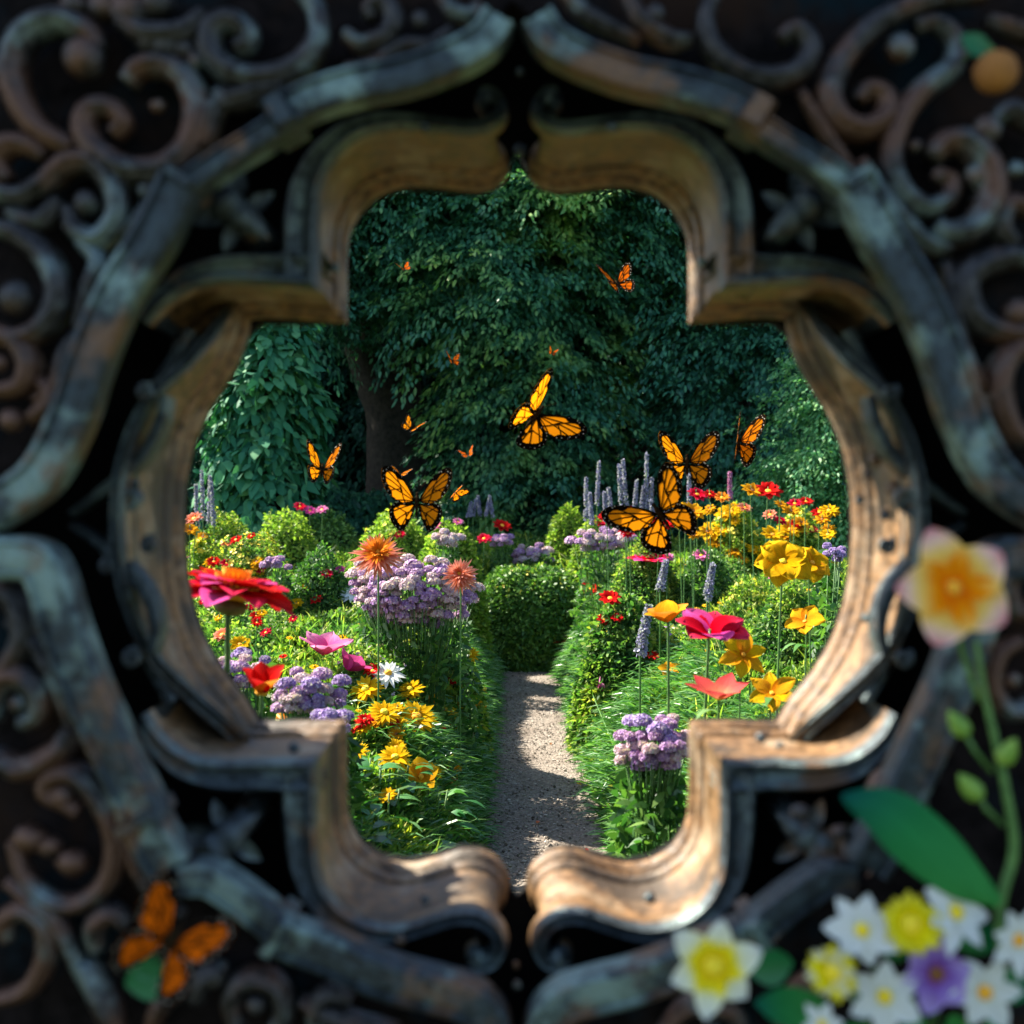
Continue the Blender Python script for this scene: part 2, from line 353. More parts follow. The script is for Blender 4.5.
# loose stones on the path
N = 9000
yy = 3.2 + rng.random(N) ** 1.3 * 8; xx = PL - 0.05 + rng.random(N) * (PR - PL + 0.1); s = 0.003 + rng.random(N) ** 3 * 0.008
oct_ = np.array([[1, 0, 0], [0, 1, 0], [-1, 0, 0], [0, -1, 0], [0, 0, 0.7], [0, 0, -0.7]])
of = np.array([[0, 1, 4], [1, 2, 4], [2, 3, 4], [3, 0, 4], [1, 0, 5], [2, 1, 5], [3, 2, 5], [0, 3, 5]])
rot = rng.random(N) * 6.28; c_, s_ = np.cos(rot), np.sin(rot); sc = 0.6 + rng.random((N, 3)) * 0.8
base = oct_[None] * sc[:, None] * s[:, None, None]
V = np.empty_like(base); V[..., 0] = base[..., 0] * c_[:, None] - base[..., 1] * s_[:, None]; V[..., 1] = base[..., 0] * s_[:, None] + base[..., 1] * c_[:, None]; V[..., 2] = base[..., 2]
V[..., 0] += xx[:, None]; V[..., 1] += yy[:, None]; V[..., 2] += 0.016
F = (of[None] + (np.arange(N) * 6)[:, None, None]).reshape(-1, 3)
M['stone'] = leaf_mat('stone', [(0, (0.07, 0.055, 0.04)), (0.5, (0.22, 0.18, 0.145)), (1, (0.42, 0.37, 0.31))], 0.0, 0.9)
tag(np_mesh('loose_gravel', V.reshape(-1, 3), F, M['stone']), 'loose tan gravel scattered over the garden path', 'gravel', kind='stuff')

# ================================================================== BEDS OF FINE FOLIAGE
def ss(t): t = np.clip(t, 0, 1); return t * t * (3 - 2 * t)
def wave(x, y): return (np.sin(x * 2.3 + 1.1 * np.sin(y * 1.3)) * np.cos(y * 1.7 + x * 0.9) + 0.5 * np.sin(x * 5.1 + y * 3.3)) / 1.5
def H(x, y):
    x = np.asarray(x, float); y = np.asarray(y, float)
    d = np.maximum(PL - x, x - PR); d = np.where(y > 10.6, np.maximum(d, (y - 10.6)), d)
    w = 0.05 * wave(x, y) + 0.07 * np.sin(x * 7.3 + 2 * np.sin(y * 2.1)) * np.sin(y * 5.7 + 1.5 * np.sin(x * 3.1))
    h = 0.02 + 0.62 * (1 - np.exp(-np.maximum(d, 0) / 0.22)) + 0.055 * np.maximum(0, y - 5) * ss(d / 1.0) + w * ss(d / 0.4)
    h = h - 0.22 * ss((4.2 - y) / 2.0) * ss(d / .5)
    return np.where(d < -0.02, -0.3, h)

gx = np.linspace(-6.5, 6.5, 150); gy = np.linspace(1.9, 14.2, 150)
X, Y = np.meshgrid(gx, gy); Z = H(X, Y) - 0.05
V1 = np.stack([X, Y, Z], -1).reshape(-1, 3); idx = np.arange(150 * 150).reshape(150, 150)
F1 = np.stack([idx[:-1, :-1], idx[:-1, 1:], idx[1:, 1:], idx[1:, :-1]], -1).reshape(-1, 4)
N = 380000
yy = 2.2 * (14.0 / 2.2) ** (rng.random(N) ** 0.85); xx = (rng.random(N) * 2 - 1) * (0.34 * yy + 0.35)
h = H(xx, yy); ok = h > 0; xx, yy, h = xx[ok], yy[ok], h[ok]; N = len(xx)
e = 0.03; gxn = -(H(xx + e, yy) - H(xx - e, yy)) / (2 * e); gyn = -(H(xx, yy + e) - H(xx, yy - e)) / (2 * e)
gxn = np.clip(gxn, -1.6, 1.6); gyn = np.clip(gyn, -1, 1)
nrm = nrmz(np.stack([gxn, gyn, np.ones(N)], -1))
dire = nrm * 0.6 + np.array([0, 0, 0.35]) + rng.normal(size=(N, 3)) * 0.6
L = (0.018 + 0.0045 * yy + 0.025 * rng.random(N)); W = 0.006 + 0.0017 * yy + 0.004 * rng.random(N)
tall = rng.random(N) < 0.035; L = np.where(tall, L * 2.6, L); W = np.where(tall, W * 0.5, W)
V2, F2 = strips(np.stack([xx, yy, h - 0.06 + rng.random(N) * 0.07], -1), dire, rng.normal(size=(N, 3)), L, W, 0.25, (0.6, 1.0, 0.1))
F2 = F2 + len(V1)
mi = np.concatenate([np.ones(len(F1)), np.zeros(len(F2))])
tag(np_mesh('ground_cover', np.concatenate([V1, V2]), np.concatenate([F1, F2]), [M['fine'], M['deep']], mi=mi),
    'fine yellow green foliage filling the flower beds on both sides of the path', 'ground cover', kind='stuff')

# long soft grass tufts spilling over the path edges
N = 26000
side = rng.random(N) < 0.5; yy = 3.0 + rng.random(N) * 7.5; yy = np.where(side & (yy < 4.7) & (rng.random(N) < .85), 4.7 + rng.random(N) * 5, yy); off = rng.random(N) ** 1.2 * 0.7
xx = np.where(side, PL - off, PR + off); h = np.maximum(H(xx, yy), 0.02) - 0.03
out_ = np.where(side, 1.0, -1.0)
dire = np.stack([out_ * (0.3 + 0.7 * rng.random(N)), rng.normal(size=N) * 0.5, 0.5 + 0.7 * rng.random(N)], -1)
V, F = strips(np.stack([xx, yy, h], -1), dire, rng.normal(size=(N, 3)) + np.array([0, 0, 1.]), 0.10 + rng.random(N) * 0.16, 0.005 + 0.0012 * yy, 0.5, (0.6, 1, 0.8, 0.05))
tag(np_mesh('edging_grass', V, F, M['strap']), 'soft green grass blades hanging over the path edges', 'grass', kind='stuff')

# ------------------------------------------------------------------ shrubs
SHR = []
def Htot(x, y):
    h = float(H(x, y))
    for (sx, sy, rx, ry, top, box) in SHR:
        k = abs((x - sx) / rx) ** box + abs((y - sy) / ry) ** box
        if k < 1: h = max(h, top * (1 - k) ** (1 / box))
    return h
def settle(px, py, d, clear=0.07):
    """first distance at which a bloom seen at px,py stands just above the foliage"""
    q = 2.9
    while q < 12.5:
        p = P(px, py, q)
        if p.z - Htot(p.x, q) < clear and not (PL - .03 < p.x < PR + .03 and q < 10): return q
        q += .05
    return d
def dome_pts(n, c, rx, ry, rz, box=2.0):
    u = rng.normal(size=(n, 3)); u[:, 2] = np.abs(u[:, 2]) * 0.9; u = nrmz(u)
    k = (np.abs(u) ** box).sum(1) ** (1 / box); p = u / k[:, None]
    bump = 1 + 0.06 * wave(p[:, 0] * 3 + c[0], p[:, 1] * 3 + p[:, 2] * 4)
    p = p * bump[:, None]
    return p * np.array([rx, ry, rz]), nrmz(u / np.array([rx, ry, rz]))
def shrub(px, ytop, hw, d, mat, label, n=9000, leaf=0.035, box=2.0, group=None, flowers=None, name='shrub', cat='shrub', ry=None):
    top = P(px, ytop, d).z; x = P(px, ytop, d).x; rx = hw / FPX * d; ry = ry or rx
    SHR.append((x, d, rx, ry, top, box))
    root = empty(name, (x, d, 0), label, cat, group)
    pos, nn = dome_pts(n, (x, d), rx, ry, top, box)
    pos = pos * (0.9 + 0.12 * rng.random((n, 1)))
    dd = nn * 0.6 + rng.normal(size=(n, 3)) * 0.6 + np.array([0, 0, 0.1])
    V, F = strips(pos, dd, nn + rng.normal(size=(n, 3)) * 0.5, leaf * (0.7 + 0.6 * rng.random(n)), leaf * 0.5, 0.2, OVAL)
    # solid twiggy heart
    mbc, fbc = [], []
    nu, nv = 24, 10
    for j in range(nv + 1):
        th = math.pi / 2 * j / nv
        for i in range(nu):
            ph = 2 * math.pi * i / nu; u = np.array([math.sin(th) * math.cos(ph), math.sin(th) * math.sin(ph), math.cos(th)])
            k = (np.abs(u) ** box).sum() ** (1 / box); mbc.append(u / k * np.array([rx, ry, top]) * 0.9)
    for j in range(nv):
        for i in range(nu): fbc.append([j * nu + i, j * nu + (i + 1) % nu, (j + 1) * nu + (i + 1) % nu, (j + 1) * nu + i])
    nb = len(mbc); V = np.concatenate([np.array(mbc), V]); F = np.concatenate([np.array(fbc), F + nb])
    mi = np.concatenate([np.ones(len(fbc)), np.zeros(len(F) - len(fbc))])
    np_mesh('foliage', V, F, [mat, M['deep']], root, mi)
    if flowers:
        fm, cnt, sz = flowers
        p, nn = dome_pts(cnt, (x, d), rx * 1.02, ry * 1.02, top * 1.02, box)
        keep = nn[:, 2] > 0.35; p = p[keep]; nn = nn[keep]; k = len(p)
        parts = []
        for a in range(4):
            t1 = nrmz(np.cross(nn, rng.normal(size=(k, 3)))); parts.append(strips(p, t1 + nn * 0.3, nn, sz, sz * 0.7, 0.0, (0.5, 1, 0.5)))
        V, F = join(parts); tag(np_mesh('blossoms', V, F, fm, root), kind='stuff')
    return root

YB = leaf_mat('yellow_blossom', [(0, (0.80, 0.55, 0.02)), (1, (0.90, 0.78, 0.10))], 0.3)
M['yb'] = YB; g1 = 'clipped rounded shrubs in the beds'
shrub(529, 571, 50, 10.7, M['box'], 'dark green box shrub closing the far end of the gravel path', 26000, 0.05, box=4.0, flowers=(M['yb'], 260, 0.02), ry=0.45)
shrub(530, 569, 44, 11.0, M['lime'], 'low lime topped shrub just behind the dark box shrub', 9000, 0.05, box=3.5, ry=0.5, flowers=(M['yb'], 150, 0.02))
shrub(568, 508, 30, 11.9, M['lime'], 'lime green dome shrub right of the central tree foot', 8000, 0.05)
shrub(592, 520, 28, 11.0, M['lime'], 'smaller lime dome shrub in front of the lavender spikes', 7000, 0.05)
shrub(396, 512, 50, 10.8, M['lime'], 'wide lime dome shrub under the large left butterfly', 16000, 0.04, flowers=(M['yb'], 90, 0.03))
shrub(448, 524, 42, 9.6, M['lime'], 'lime dome shrub behind the lilac flowering bush', 12000, 0.05)
shrub(250, 538, 66, 8.4, M['fine'], 'broad yellow green shrub dusted with yellow blossom at left of the bed', 24000, 0.03, flowers=(M['yb'], 900, 0.022))
shrub(322, 551, 44, 7.8, M['mid'], 'deeper green rounded shrub above the pink cosmos', 15000, 0.03)
shrub(225, 516, 44, 10.6, M['fine'], 'low yellow green mound below the vine covered column', 15000, 0.035)
shrub(330, 515, 44, 12.6, M['box'], 'dark hedge between the vine column and lime dome shrub', 9000, 0.05)
shrub(286, 515, 48, 10.8, M['lime'], 'long pale green hedge behind the yellow blossomed shrub', 9000, 0.05)
shrub(645, 541, 46, 8.4, M['fine'], 'round yellow green shrub below the double butterflies', 20000, 0.03)
shrub(705, 552, 40, 8.2, M['mid'], 'dark green shrub under the yellow poppies at right', 11000, 0.035)
shrub(735, 512, 44, 10.5, M['lime'], 'yellow blossomed shrub among the red and gold flowers', 12000, 0.045, flowers=(M['yb'], 500, 0.03))
shrub(800, 515, 44, 10.0, M['lime'], 'yellow speckled shrub below the far right ivy hedge', 12000, 0.045, flowers=(M['yb'], 500, 0.03))
shrub(200, 545, 22, 8.8, M['lime'], 'small yellow flowering shrub by the left edge of the opening', 6000, 0.04, flowers=(M['yb'], 400, 0.03))
shrub(790, 586, 52, 6.0, M['fine'], 'leafy shrub beneath the big yellow ruffled flowers', 17000, 0.028)
shrub(425, 612, 62, 6.3, M['fine'], 'feathery green mound sloping down to the path at left', 18000, 0.045)
shrub(625, 600, 52, 6.8, M['fine'], 'feathery yellow green mound leaning over the path at right', 20000, 0.045, flowers=(M['yb'], 260, 0.012))

rs = random.Random(11); k = 0
while k < 48:
    y = rs.uniform(5.2, 11.5); x = rs.uniform(-.31, .31) * y; r_ = rs.uniform(.24, .50)
    if PL - r_ * .8 < x < PR + r_ * .8 and y < 10.4: continue
    t_ = float(H(x, y)) + rs.uniform(.04, .15)
    if P(0, 500, y).z < t_: continue
    mm = rs.choice(['fine', 'fine', 'lime', 'mid', 'lime'])
    lab = {'fine': 'small feathery yellow green mound among the bed foliage', 'lime': 'small lime green mound among the bed foliage', 'mid': 'small deeper green mound among the bed foliage'}[mm]
    fl = (M[rs.choice(['yb', 'yb', 'lilac', 'pale'])], rs.randint(60, 260), .008 + .0012 * y) if rs.random() < .45 else None
    shrub(512 + x / y * FPX, 512 + (EYE - t_) / y * FPX, r_ / y * FPX, y, M[mm], lab, int(6000 * (r_ / .3) ** 1.8), 0.018 + .002 * y, group=lab.replace('mound', 'mounds') + 's'[:0], flowers=fl, name='mound_plant', cat='plant'); k += 1

# ================================================================== TREES
def crown(cs, nclump, per, leaf, droop=0.5, spread=0.42):
    nclump = int(nclump * .55); per = int(per * 2.1); spread *= 1.35; leaf *= .92
    """cs: list of (cx,cy,cz,rx,ry,rz); sprays of leaves on the shells of the ellipsoids"""
    parts = []
    tot = sum(c[3] * c[5] for c in cs)
    for (cx, cy, cz, rx, ry, rz) in cs:
        k = int(nclump * rx * rz / tot)
        u = nrmz(rng.normal(size=(k, 3))); u[:, 1] = np.where(u[:, 1] > 0.3, -u[:, 1], u[:, 1])
        rr = 0.72 + 0.36 * rng.random(k)
        cp = u * np.array([rx, ry, rz]) * rr[:, None] + np.array([cx, cy, cz])
        axis = nrmz(u * np.array([1, 1, 0.3]) + rng.normal(size=(k, 3)) * 0.25 + np.array([0, 0, -0.15]))
        side = nrmz(np.cross(axis, [0, 0, 1.0])); upn = np.cross(side, axis)
        a = rng.random((k, per)); sgn = rng.random((k, per)) * 2 - 1
        ln = spread * (0.6 + 0.8 * rng.random((k, 1)))
        wd = (1 - a) * 0.55 + 0.12
        pos = cp[:, None] + axis[:, None] * (a * ln)[..., None] * 1.4 + side[:, None] * (sgn * wd * ln)[..., None] + np.array([0, 0, -1.0]) * (droop * (a * ln) ** 2 * 1.6 + droop * (sgn * wd * ln) ** 2)[..., None]
        pos = pos + rng.normal(size=pos.shape) * 0.03
        d = axis[:, None] * 0.8 + side[:, None] * sgn[..., None] * 0.8 + np.array([0, 0, -0.45]) + rng.normal(size=pos.shape) * 0.3
        nn = upn[:, None] + rng.normal(size=pos.shape) * 0.35
        pos = pos.reshape(-1, 3); m_ = len(pos)
        parts.append(strips(pos, d.reshape(-1, 3), nn.reshape(-1, 3), leaf * (0.7 + 0.6 * rng.random(m_)), leaf * 0.55, 0.25, OVAL))
    return join(parts)
def wood(mb, pts, r0, r1, n=10):
    p = spline(pts, 6); m_ = len(p)
    p = [Vector(a) + Vector((mnoise(Vector(a) * 3), mnoise(Vector(a) * 3 + Vector((5, 0, 0))), 0)) * 0.04 for a in p]
    mb.tube(p, [r0 + (r1 - r0) * i / (m_ - 1) for i in range(m_)], n)
def tree(x, y, cs, label, mat, nclump, per, leaf, trunks, group='trees closing the garden', name='tree', droop=0.5, spread=0.42):
    root = empty(name, (x, y, 0), label, 'tree', group)
    mb = MB()
    for pts, r0, r1 in trunks: wood(mb, [(a - x, b - y, c) for a, b, c in pts], r0, r1)
    mb.build('trunk', M['bark'], root)
    V, F = crown([(a - x, b - y, c, rx, ry, rz) for a, b, c, rx, ry, rz in cs], nclump, per, leaf, droop, spread)
    np_mesh('crown', V, F, mat, root)
    return root
def W(px, py, d): q = P(px, py, d); return (q.x, q.y, q.z)

# central tree with bright sprays, hanging to the ground
cx, _, _ = W(530, 500, 15.5)
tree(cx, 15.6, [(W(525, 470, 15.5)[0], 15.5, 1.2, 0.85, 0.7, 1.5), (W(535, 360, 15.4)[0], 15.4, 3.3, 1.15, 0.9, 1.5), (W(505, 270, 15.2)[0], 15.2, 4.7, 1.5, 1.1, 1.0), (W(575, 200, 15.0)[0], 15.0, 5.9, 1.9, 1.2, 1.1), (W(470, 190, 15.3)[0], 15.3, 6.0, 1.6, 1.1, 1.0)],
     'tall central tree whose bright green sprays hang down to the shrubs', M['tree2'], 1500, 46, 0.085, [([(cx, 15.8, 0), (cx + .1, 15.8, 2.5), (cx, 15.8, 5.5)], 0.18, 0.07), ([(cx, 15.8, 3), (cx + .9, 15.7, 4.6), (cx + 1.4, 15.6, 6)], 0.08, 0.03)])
# dark leaning double trunk left
t0 = W(400, 440, 16.5); tx = t0[0]
tree(tx, 16.6, [(W(400, 235, 16.2)[0], 16.2, 5.6, 1.7, 1.2, 1.2), (W(360, 190, 15.6)[0], 15.6, 6.3, 1.5, 1.2, 1.0), (W(430, 165, 15.8)[0], 15.8, 6.9, 1.5, 1, 1.0)],
     'dark tree with a thick leaning double trunk left of centre', M['tree'], 1300, 46, 0.085,
     [([(W(398, 500, 16.5)[0], 16.5, -0.1), W(396, 440, 16.5), W(378, 380, 16.5), W(355, 320, 16.6), W(340, 240, 16.8)], 0.55, 0.16), ([(W(402, 500, 16.5)[0], 16.5, 0.4), W(404, 420, 16.5), W(404, 340, 16.4), W(408, 260, 16.4), W(420, 180, 16.4)], 0.34, 0.10),
      ([W(385, 400, 16.5), W(368, 330, 16.3), W(372, 260, 16.2)], 0.2, 0.06), ([W(404, 330, 16.4), W(440, 280, 16.3), W(470, 230, 16.3)], 0.12, 0.04)])
# right trees
rx_ = W(650, 480, 16.8)[0]
tree(rx_, 16.9, [(W(650, 240, 16)[0], 16.0, 5.6, 1.7, 1.2, 1.2), (W(700, 190, 15.6)[0], 15.6, 6.3, 1.6, 1.2, 1.1), (W(620, 170, 15.8)[0], 15.8, 6.8, 1.5, 1, 1.0)],
     'deep green tree with a shadowed hollow right of centre', M['tree'], 1250, 46, 0.085, [([(rx_, 16.9, 0), (rx_ - .1, 16.9, 2.5), (rx_ + .1, 16.8, 5.5)], 0.28, 0.1)])
rx_ = W(745, 480, 15.6)[0]
tree(rx_, 15.8, [(W(745, 380, 15.4)[0], 15.4, 3.1, 1.15, 0.9, 1.3), (W(760, 330, 15.2)[0], 15.2, 4.2, 1.3, 1.0, 1.0), (W(735, 460, 15.6)[0], 15.7, 1.4, 1.1, .6, 1.3)],
     'dark layered tree behind the upright butterfly at right', M['tree'], 1000, 46, 0.085, [([(rx_, 15.9, 0), (rx_, 15.9, 2.5), (rx_ + .3, 15.9, 4.5)], 0.16, 0.05)])
# far right sunlit ivy hedge
rx_ = W(826, 480, 12.6)[0]
tree(rx_, 12.6, [(rx_, 12.6, 0.9, .62, .6, 1.2), (rx_ + .12, 12.6, 1.9, .55, .6, 1.0), (rx_ + .3, 12.6, 2.9, .38, .4, .8)],
     'sunlit light green conical tree at the right edge of the opening', M['lime2'], 900, 50, 0.055, [([(rx_ + .1, 12.6, 0), (rx_ + .1, 12.6, 3.2)], 0.08, 0.03)])
# left background tree and vine covered column
lx = W(205, 480, 15)[0]
tree(lx, 15, [(lx - .2, 15, 1.5, 1.0, .8, 1.7), (lx - .4, 15, 3.6, 1.2, .9, 1.4), (lx + .9, 15.4, 5.0, 1.4, .9, 1.2)], 'dark tree behind the vine covered column at the left edge', M['tree'], 800, 46, 0.085, [([(lx, 15.1, 0), (lx, 15.1, 4)], 0.15, 0.06)])
vx = W(262, 480, 12.8)[0]
root = empty('vine_column', (vx, 12.8, 0), 'tall column smothered in large heart shaped vine leaves at left', 'vine')
mb = MB(); wood(mb, [(0, 0, 0), (0.05, 0, 1.6), (0.1, 0, 3.3)], 0.25, 0.16); mb.build('post', M['bark'], root)
n = 6400; a = rng.random(n) * 2 * math.pi; zz = rng.random(n) * 4.3 + 0.05
lump = 1 + 0.16 * np.sin(zz * 3.1 + a * 2) + 0.13 * np.sin(zz * 7.3 - a * 3) + 0.10 * np.sin(a * 5 + zz)
rad = (0.66 - 0.05 * zz) * (0.72 + 0.42 * rng.random(n)) * np.clip((4.7 - zz) / 0.8, 0.3, 1) * lump
pos = np.stack([np.cos(a) * rad + 0.02 * zz, np.sin(a) * rad, zz], -1)
dd = np.stack([np.cos(a) * .6, np.sin(a) * .6, -0.6 + 0 * a], -1) + rng.normal(size=(n, 3)) * 0.5
nn = np.stack([np.cos(a), np.sin(a), 0.6 + 0 * a], -1) + rng.normal(size=(n, 3)) * 0.5
V, F = strips(pos, dd, nn, 0.08 + rng.random(n) ** 1.5 * 0.14, 0.11 * (0.5 + .7 * rng.random(n)), 0.25, (0.35, 1.0, 0.95, 0.6, 0.04))
np_mesh('leaves', V, F, M['vine'], root)

# dark wood behind everything, shade of its depth put into the colours
parts = []
cs = []
for i in range(22):
    px = 60 + i * 43
    for zc in (1.2, 3.4, 5.8, 8.2): cs.append((W(px, 0, 18.6)[0] + rng.normal() * .3, 18.8 + rng.random() * .8, zc + rng.normal() * .3, 1.0, .8, 1.3))
V, F = crown(cs, 3600, 34, 0.12)
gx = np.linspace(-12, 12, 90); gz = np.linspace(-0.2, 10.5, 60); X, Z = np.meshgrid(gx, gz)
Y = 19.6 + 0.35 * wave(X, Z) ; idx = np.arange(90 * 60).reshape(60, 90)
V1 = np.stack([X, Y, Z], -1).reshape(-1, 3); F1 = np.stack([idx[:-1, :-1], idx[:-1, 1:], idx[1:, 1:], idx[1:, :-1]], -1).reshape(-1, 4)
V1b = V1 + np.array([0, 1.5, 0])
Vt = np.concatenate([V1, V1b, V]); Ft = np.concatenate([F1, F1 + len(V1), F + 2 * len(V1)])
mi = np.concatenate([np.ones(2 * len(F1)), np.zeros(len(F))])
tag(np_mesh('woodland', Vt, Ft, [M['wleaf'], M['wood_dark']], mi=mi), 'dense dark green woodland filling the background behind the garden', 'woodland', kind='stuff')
# low dark evergreen hedge across the back
n = 42000; xx = rng.random(n) * 13 - 6.5; zz = rng.random(n) * 1.9; bul = 0.25 * wave(xx * 1.2, zz * 2)
pos = np.stack([xx, 15.9 - bul - 0.2 * (1.9 - zz) + rng.random(n) * .15, zz * (1 + .12 * wave(xx, xx * .3))], -1)
dd = rng.normal(size=(n, 3)) * 0.5 + np.array([0, -0.5, -0.35]); nn = rng.normal(size=(n, 3)) * .4 + np.array([0, -.6, .6])
root = empty('hedge', (0, 16, 0), 'low dark green leafy hedge running below the background trees', 'hedge')
V, F = strips(pos - np.array([0, 16, 0]), dd, nn, 0.07 + rng.random(n) * .05, 0.05, 0.2, OVAL)
np_mesh('foliage', V, F, M['tree'], root)
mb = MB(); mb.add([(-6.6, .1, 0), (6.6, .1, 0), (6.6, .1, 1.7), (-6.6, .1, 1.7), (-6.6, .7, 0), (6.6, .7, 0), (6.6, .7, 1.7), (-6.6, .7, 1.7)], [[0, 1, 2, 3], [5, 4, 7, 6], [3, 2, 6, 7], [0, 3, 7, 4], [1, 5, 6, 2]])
mb.build('hedge_core', M['wood_dark'], root, smooth=False)  # solid box inside the hedge, painted in the dark depth colour

# ================================================================== FLOWERS
def basis(ax):
    ax = Vector(ax).normalized(); q = Vector((0, 0, 1)).rotation_difference(ax).to_matrix(); return q
def petal_geo(mb, rotm, ang, L, Wd, cup, curl, dish=0.2, tip=0.35, z0=0.0, mi=0, ruf=0.0, r0=0.0, nu=7, nv=5, notch=0.0, off=(0, 0, 0)):
    ca, sa = math.cos(ang), math.sin(ang); vs = []; uv = []; fs = []
    sd_ = random.random() * 50
    x = r0; z = z0; pa = None; cen = []
    for i in range(nu):
        t = i / (nu - 1); a = cup + curl * t
        if i: x += math.cos(a) * L / (nu - 1); z += math.sin(a) * L / (nu - 1)
        cen.append((x, z, a))
    for i in range(nu):
        t = i / (nu - 1)
        w = Wd * 0.5 * (math.sin(math.pi * min(1, (t ** (0.75 + tip * .5)) * (0.93 if tip < 0.8 else 0.985) + 0.06))) ** (0.62 + 0.4 * tip)
        x, z, a = cen[i]
        for j in range(nv):
            s = (j / (nv - 1)) * 2 - 1
            yy_ = s * w; lift = dish * w * s * s
            lx_ = x - math.sin(a) * lift; lz = z + math.cos(a) * lift
            if notch and i == nu - 1: lx_ -= notch * L * (1 - abs(s))
            if ruf: lz += ruf * L * t * math.sin(s * 5 + sd_) ; lx_ += ruf * L * t * math.sin(s * 7 + sd_) * .5
            p = Vector((lx_ * ca - yy_ * sa, lx_ * sa + yy_ * ca, lz))
            vs.append(rotm @ p + Vector(off)); uv.append((t, (s + 1) / 2 + sd_ % 1))
    for i in range(nu - 1):
        for j in range(nv - 1): fs.append([i * nv + j, i * nv + j + 1, (i + 1) * nv + j + 1, (i + 1) * nv + j])
    mb.add(vs, fs, mi, uv)

def flower(px, py, d, r, label, cat='flower', ax=(0, -0.5, 0.85), n=6, mats=('p_red',), wr=0.75, cup=0.5, curl=-0.4, layers=1, tip=0.35, ruf=0.0, dish=0.2, notch=0,
           centre='eye', cr=0.22, stem=0.003, leaves=5, split=True, name='flower', group=None, base=None, sway=0.03, mat_fn=None, sepal=False, phase=None, stamens=0, base_z=0.0, leafmat='strap', ch=0.4, fix=None):
    """one flowering stem: bloom centre at picture point px,py and distance d; r in picture units"""
    if fix is None: d = settle(px, py, d, .05 + .0016 * r)
    c = P(px, py, d); rr = r / FPX * d
    bx = base if base else (c.x + random.uniform(-sway, sway), d + 0.02)
    root = empty(name, (bx[0], bx[1], base_z), label, cat, group); o = Vector(root.location)
    rm = basis(ax); A = rm @ Vector((0, 0, 1)); oc = c - o
    k = 0; ph = phase if phase is not None else random.random() * 6
    single = MB()
    for l in range(layers):
        nn_ = n if l == 0 else n
        for i in range(nn_):
            an = ph + 2 * math.pi * (i + 0.5 * l) / nn_ + random.uniform(-.08, .08)
            mb = MB() if split else single
            mname = mat_fn(i, l) if mat_fn else mats[(i + l) % len(mats)]
            mi = 0 if split else list(dict.fromkeys(mats)).index(mname) if mname in mats else 0
            sc = (1 - 0.16 * l) * random.uniform(0.92, 1.06)
            petal_geo(mb, rm, an, rr * sc, rr * wr * sc * random.uniform(.88, 1.1), cup + 0.25 * l + random.uniform(-.08, .08), curl, dish, tip, z0=rr * (0.015 * l + 0.004 * i), mi=mi, ruf=ruf, r0=rr * 0.04, notch=notch, off=oc)
            if split: mb.build('petal', M[mname], root)
    if not split: single.build('corolla', [M[q] for q in dict.fromkeys(mats)], root)
    if centre:
        mb = MB(); mb.ball(oc + A * rr * 0.06, rr * cr, (1, 1, ch), 14, 8, mat=rm, wob=0.25)
        if stamens:
            for i in range(stamens):
                a = 2 * math.pi * i / stamens; v = rm @ Vector((math.cos(a) * .5, math.sin(a) * .5, 1)).normalized()
                mb.tube([oc, oc + v * rr * .3], [rr * .015, rr * .012], 5); mb.ball(oc + v * rr * .32, rr * .035, nu=6, nv=4)
        mb.build('flower_centre', M[centre], root)
    # stem
    mb = MB(); e = oc - A * rr * 0.03
    pts = spline([(0, 0, 0), tuple(Vector((0, 0, oc.z * .5)) + Vector((oc.x, oc.y, 0)) * .35 + Vector((random.uniform(-.02, .02), 0, 0))), tuple(e - A * rr * .35 if A.z > .2 else e - Vector((0, 0, rr * .5)) + Vector((0, .02, 0))), tuple(e)], 5)
    mb.tube(pts, [stem * 1.2 + (stem * .8 - stem * 1.2) * i / len(pts) for i in range(len(pts))], 8)
    mb.build('stem', M['stem'], root)
    if sepal:
        mb = MB(); mb.ball(e - A * rr * 0.10, rr * .22, (1.1, 1.1, .62), 14, 8, mat=rm)
        mb.build('sepals', M['sepal'], root)
    if leaves:
        hh = rng.random(leaves) * 0.55 + 0.12
        p = np.array([np.array(pts[min(len(pts) - 1, int(q * len(pts)))]) for q in hh])
        a = rng.random(leaves) * 6.28; dd = np.stack([np.cos(a), np.sin(a), 0.7 + 0 * a], -1)
        V, F = strips(p, dd, np.tile([0, 0, 1.0], (leaves, 1)), 0.12 + rng.random(leaves) * .08, 0.025, 0.6, LEAF)
        np_mesh('leaves', V, F, M[leafmat], root, smooth=True)
    return root

# near left
flower(232, 598, 2.45, 68, 'large crimson zinnia with an orange centre seen side on at left', ax=(0.16, 0.04, 1), n=10, mats=('p_crim', 'p_red', 'p_crim', 'p_mag'), wr=0.62, cup=0.40, curl=-0.85, layers=3, ruf=.03, centre=None,
       stem=0.0065, leaves=2, sepal=True, base=(-0.66, 2.45), phase=0.3, fix=1)
_z = bpy.data.objects[[o.name for o in bpy.data.objects if o.name.startswith('flower') and o.parent is None][-1]]; _o = P(232, 598, 2.45) - Vector(_z.location); _rm = basis((0.16, 0.10, 1)); mb = MB()
mb.ball(_o + _rm @ Vector((0, 0, .016)), .048, (1, 1, .55), mat=_rm, wob=.1)
for l in range(3):
    for i in range(26): petal_geo(mb, _rm, i * .2417 + l * .1, .022, .011, .9 + .15 * l, .2, off=_o, nu=4, nv=3, r0=.052 - .012 * l, z0=.022 + .012 * l)
mb.build('flower_centre', M['eye'], _z)
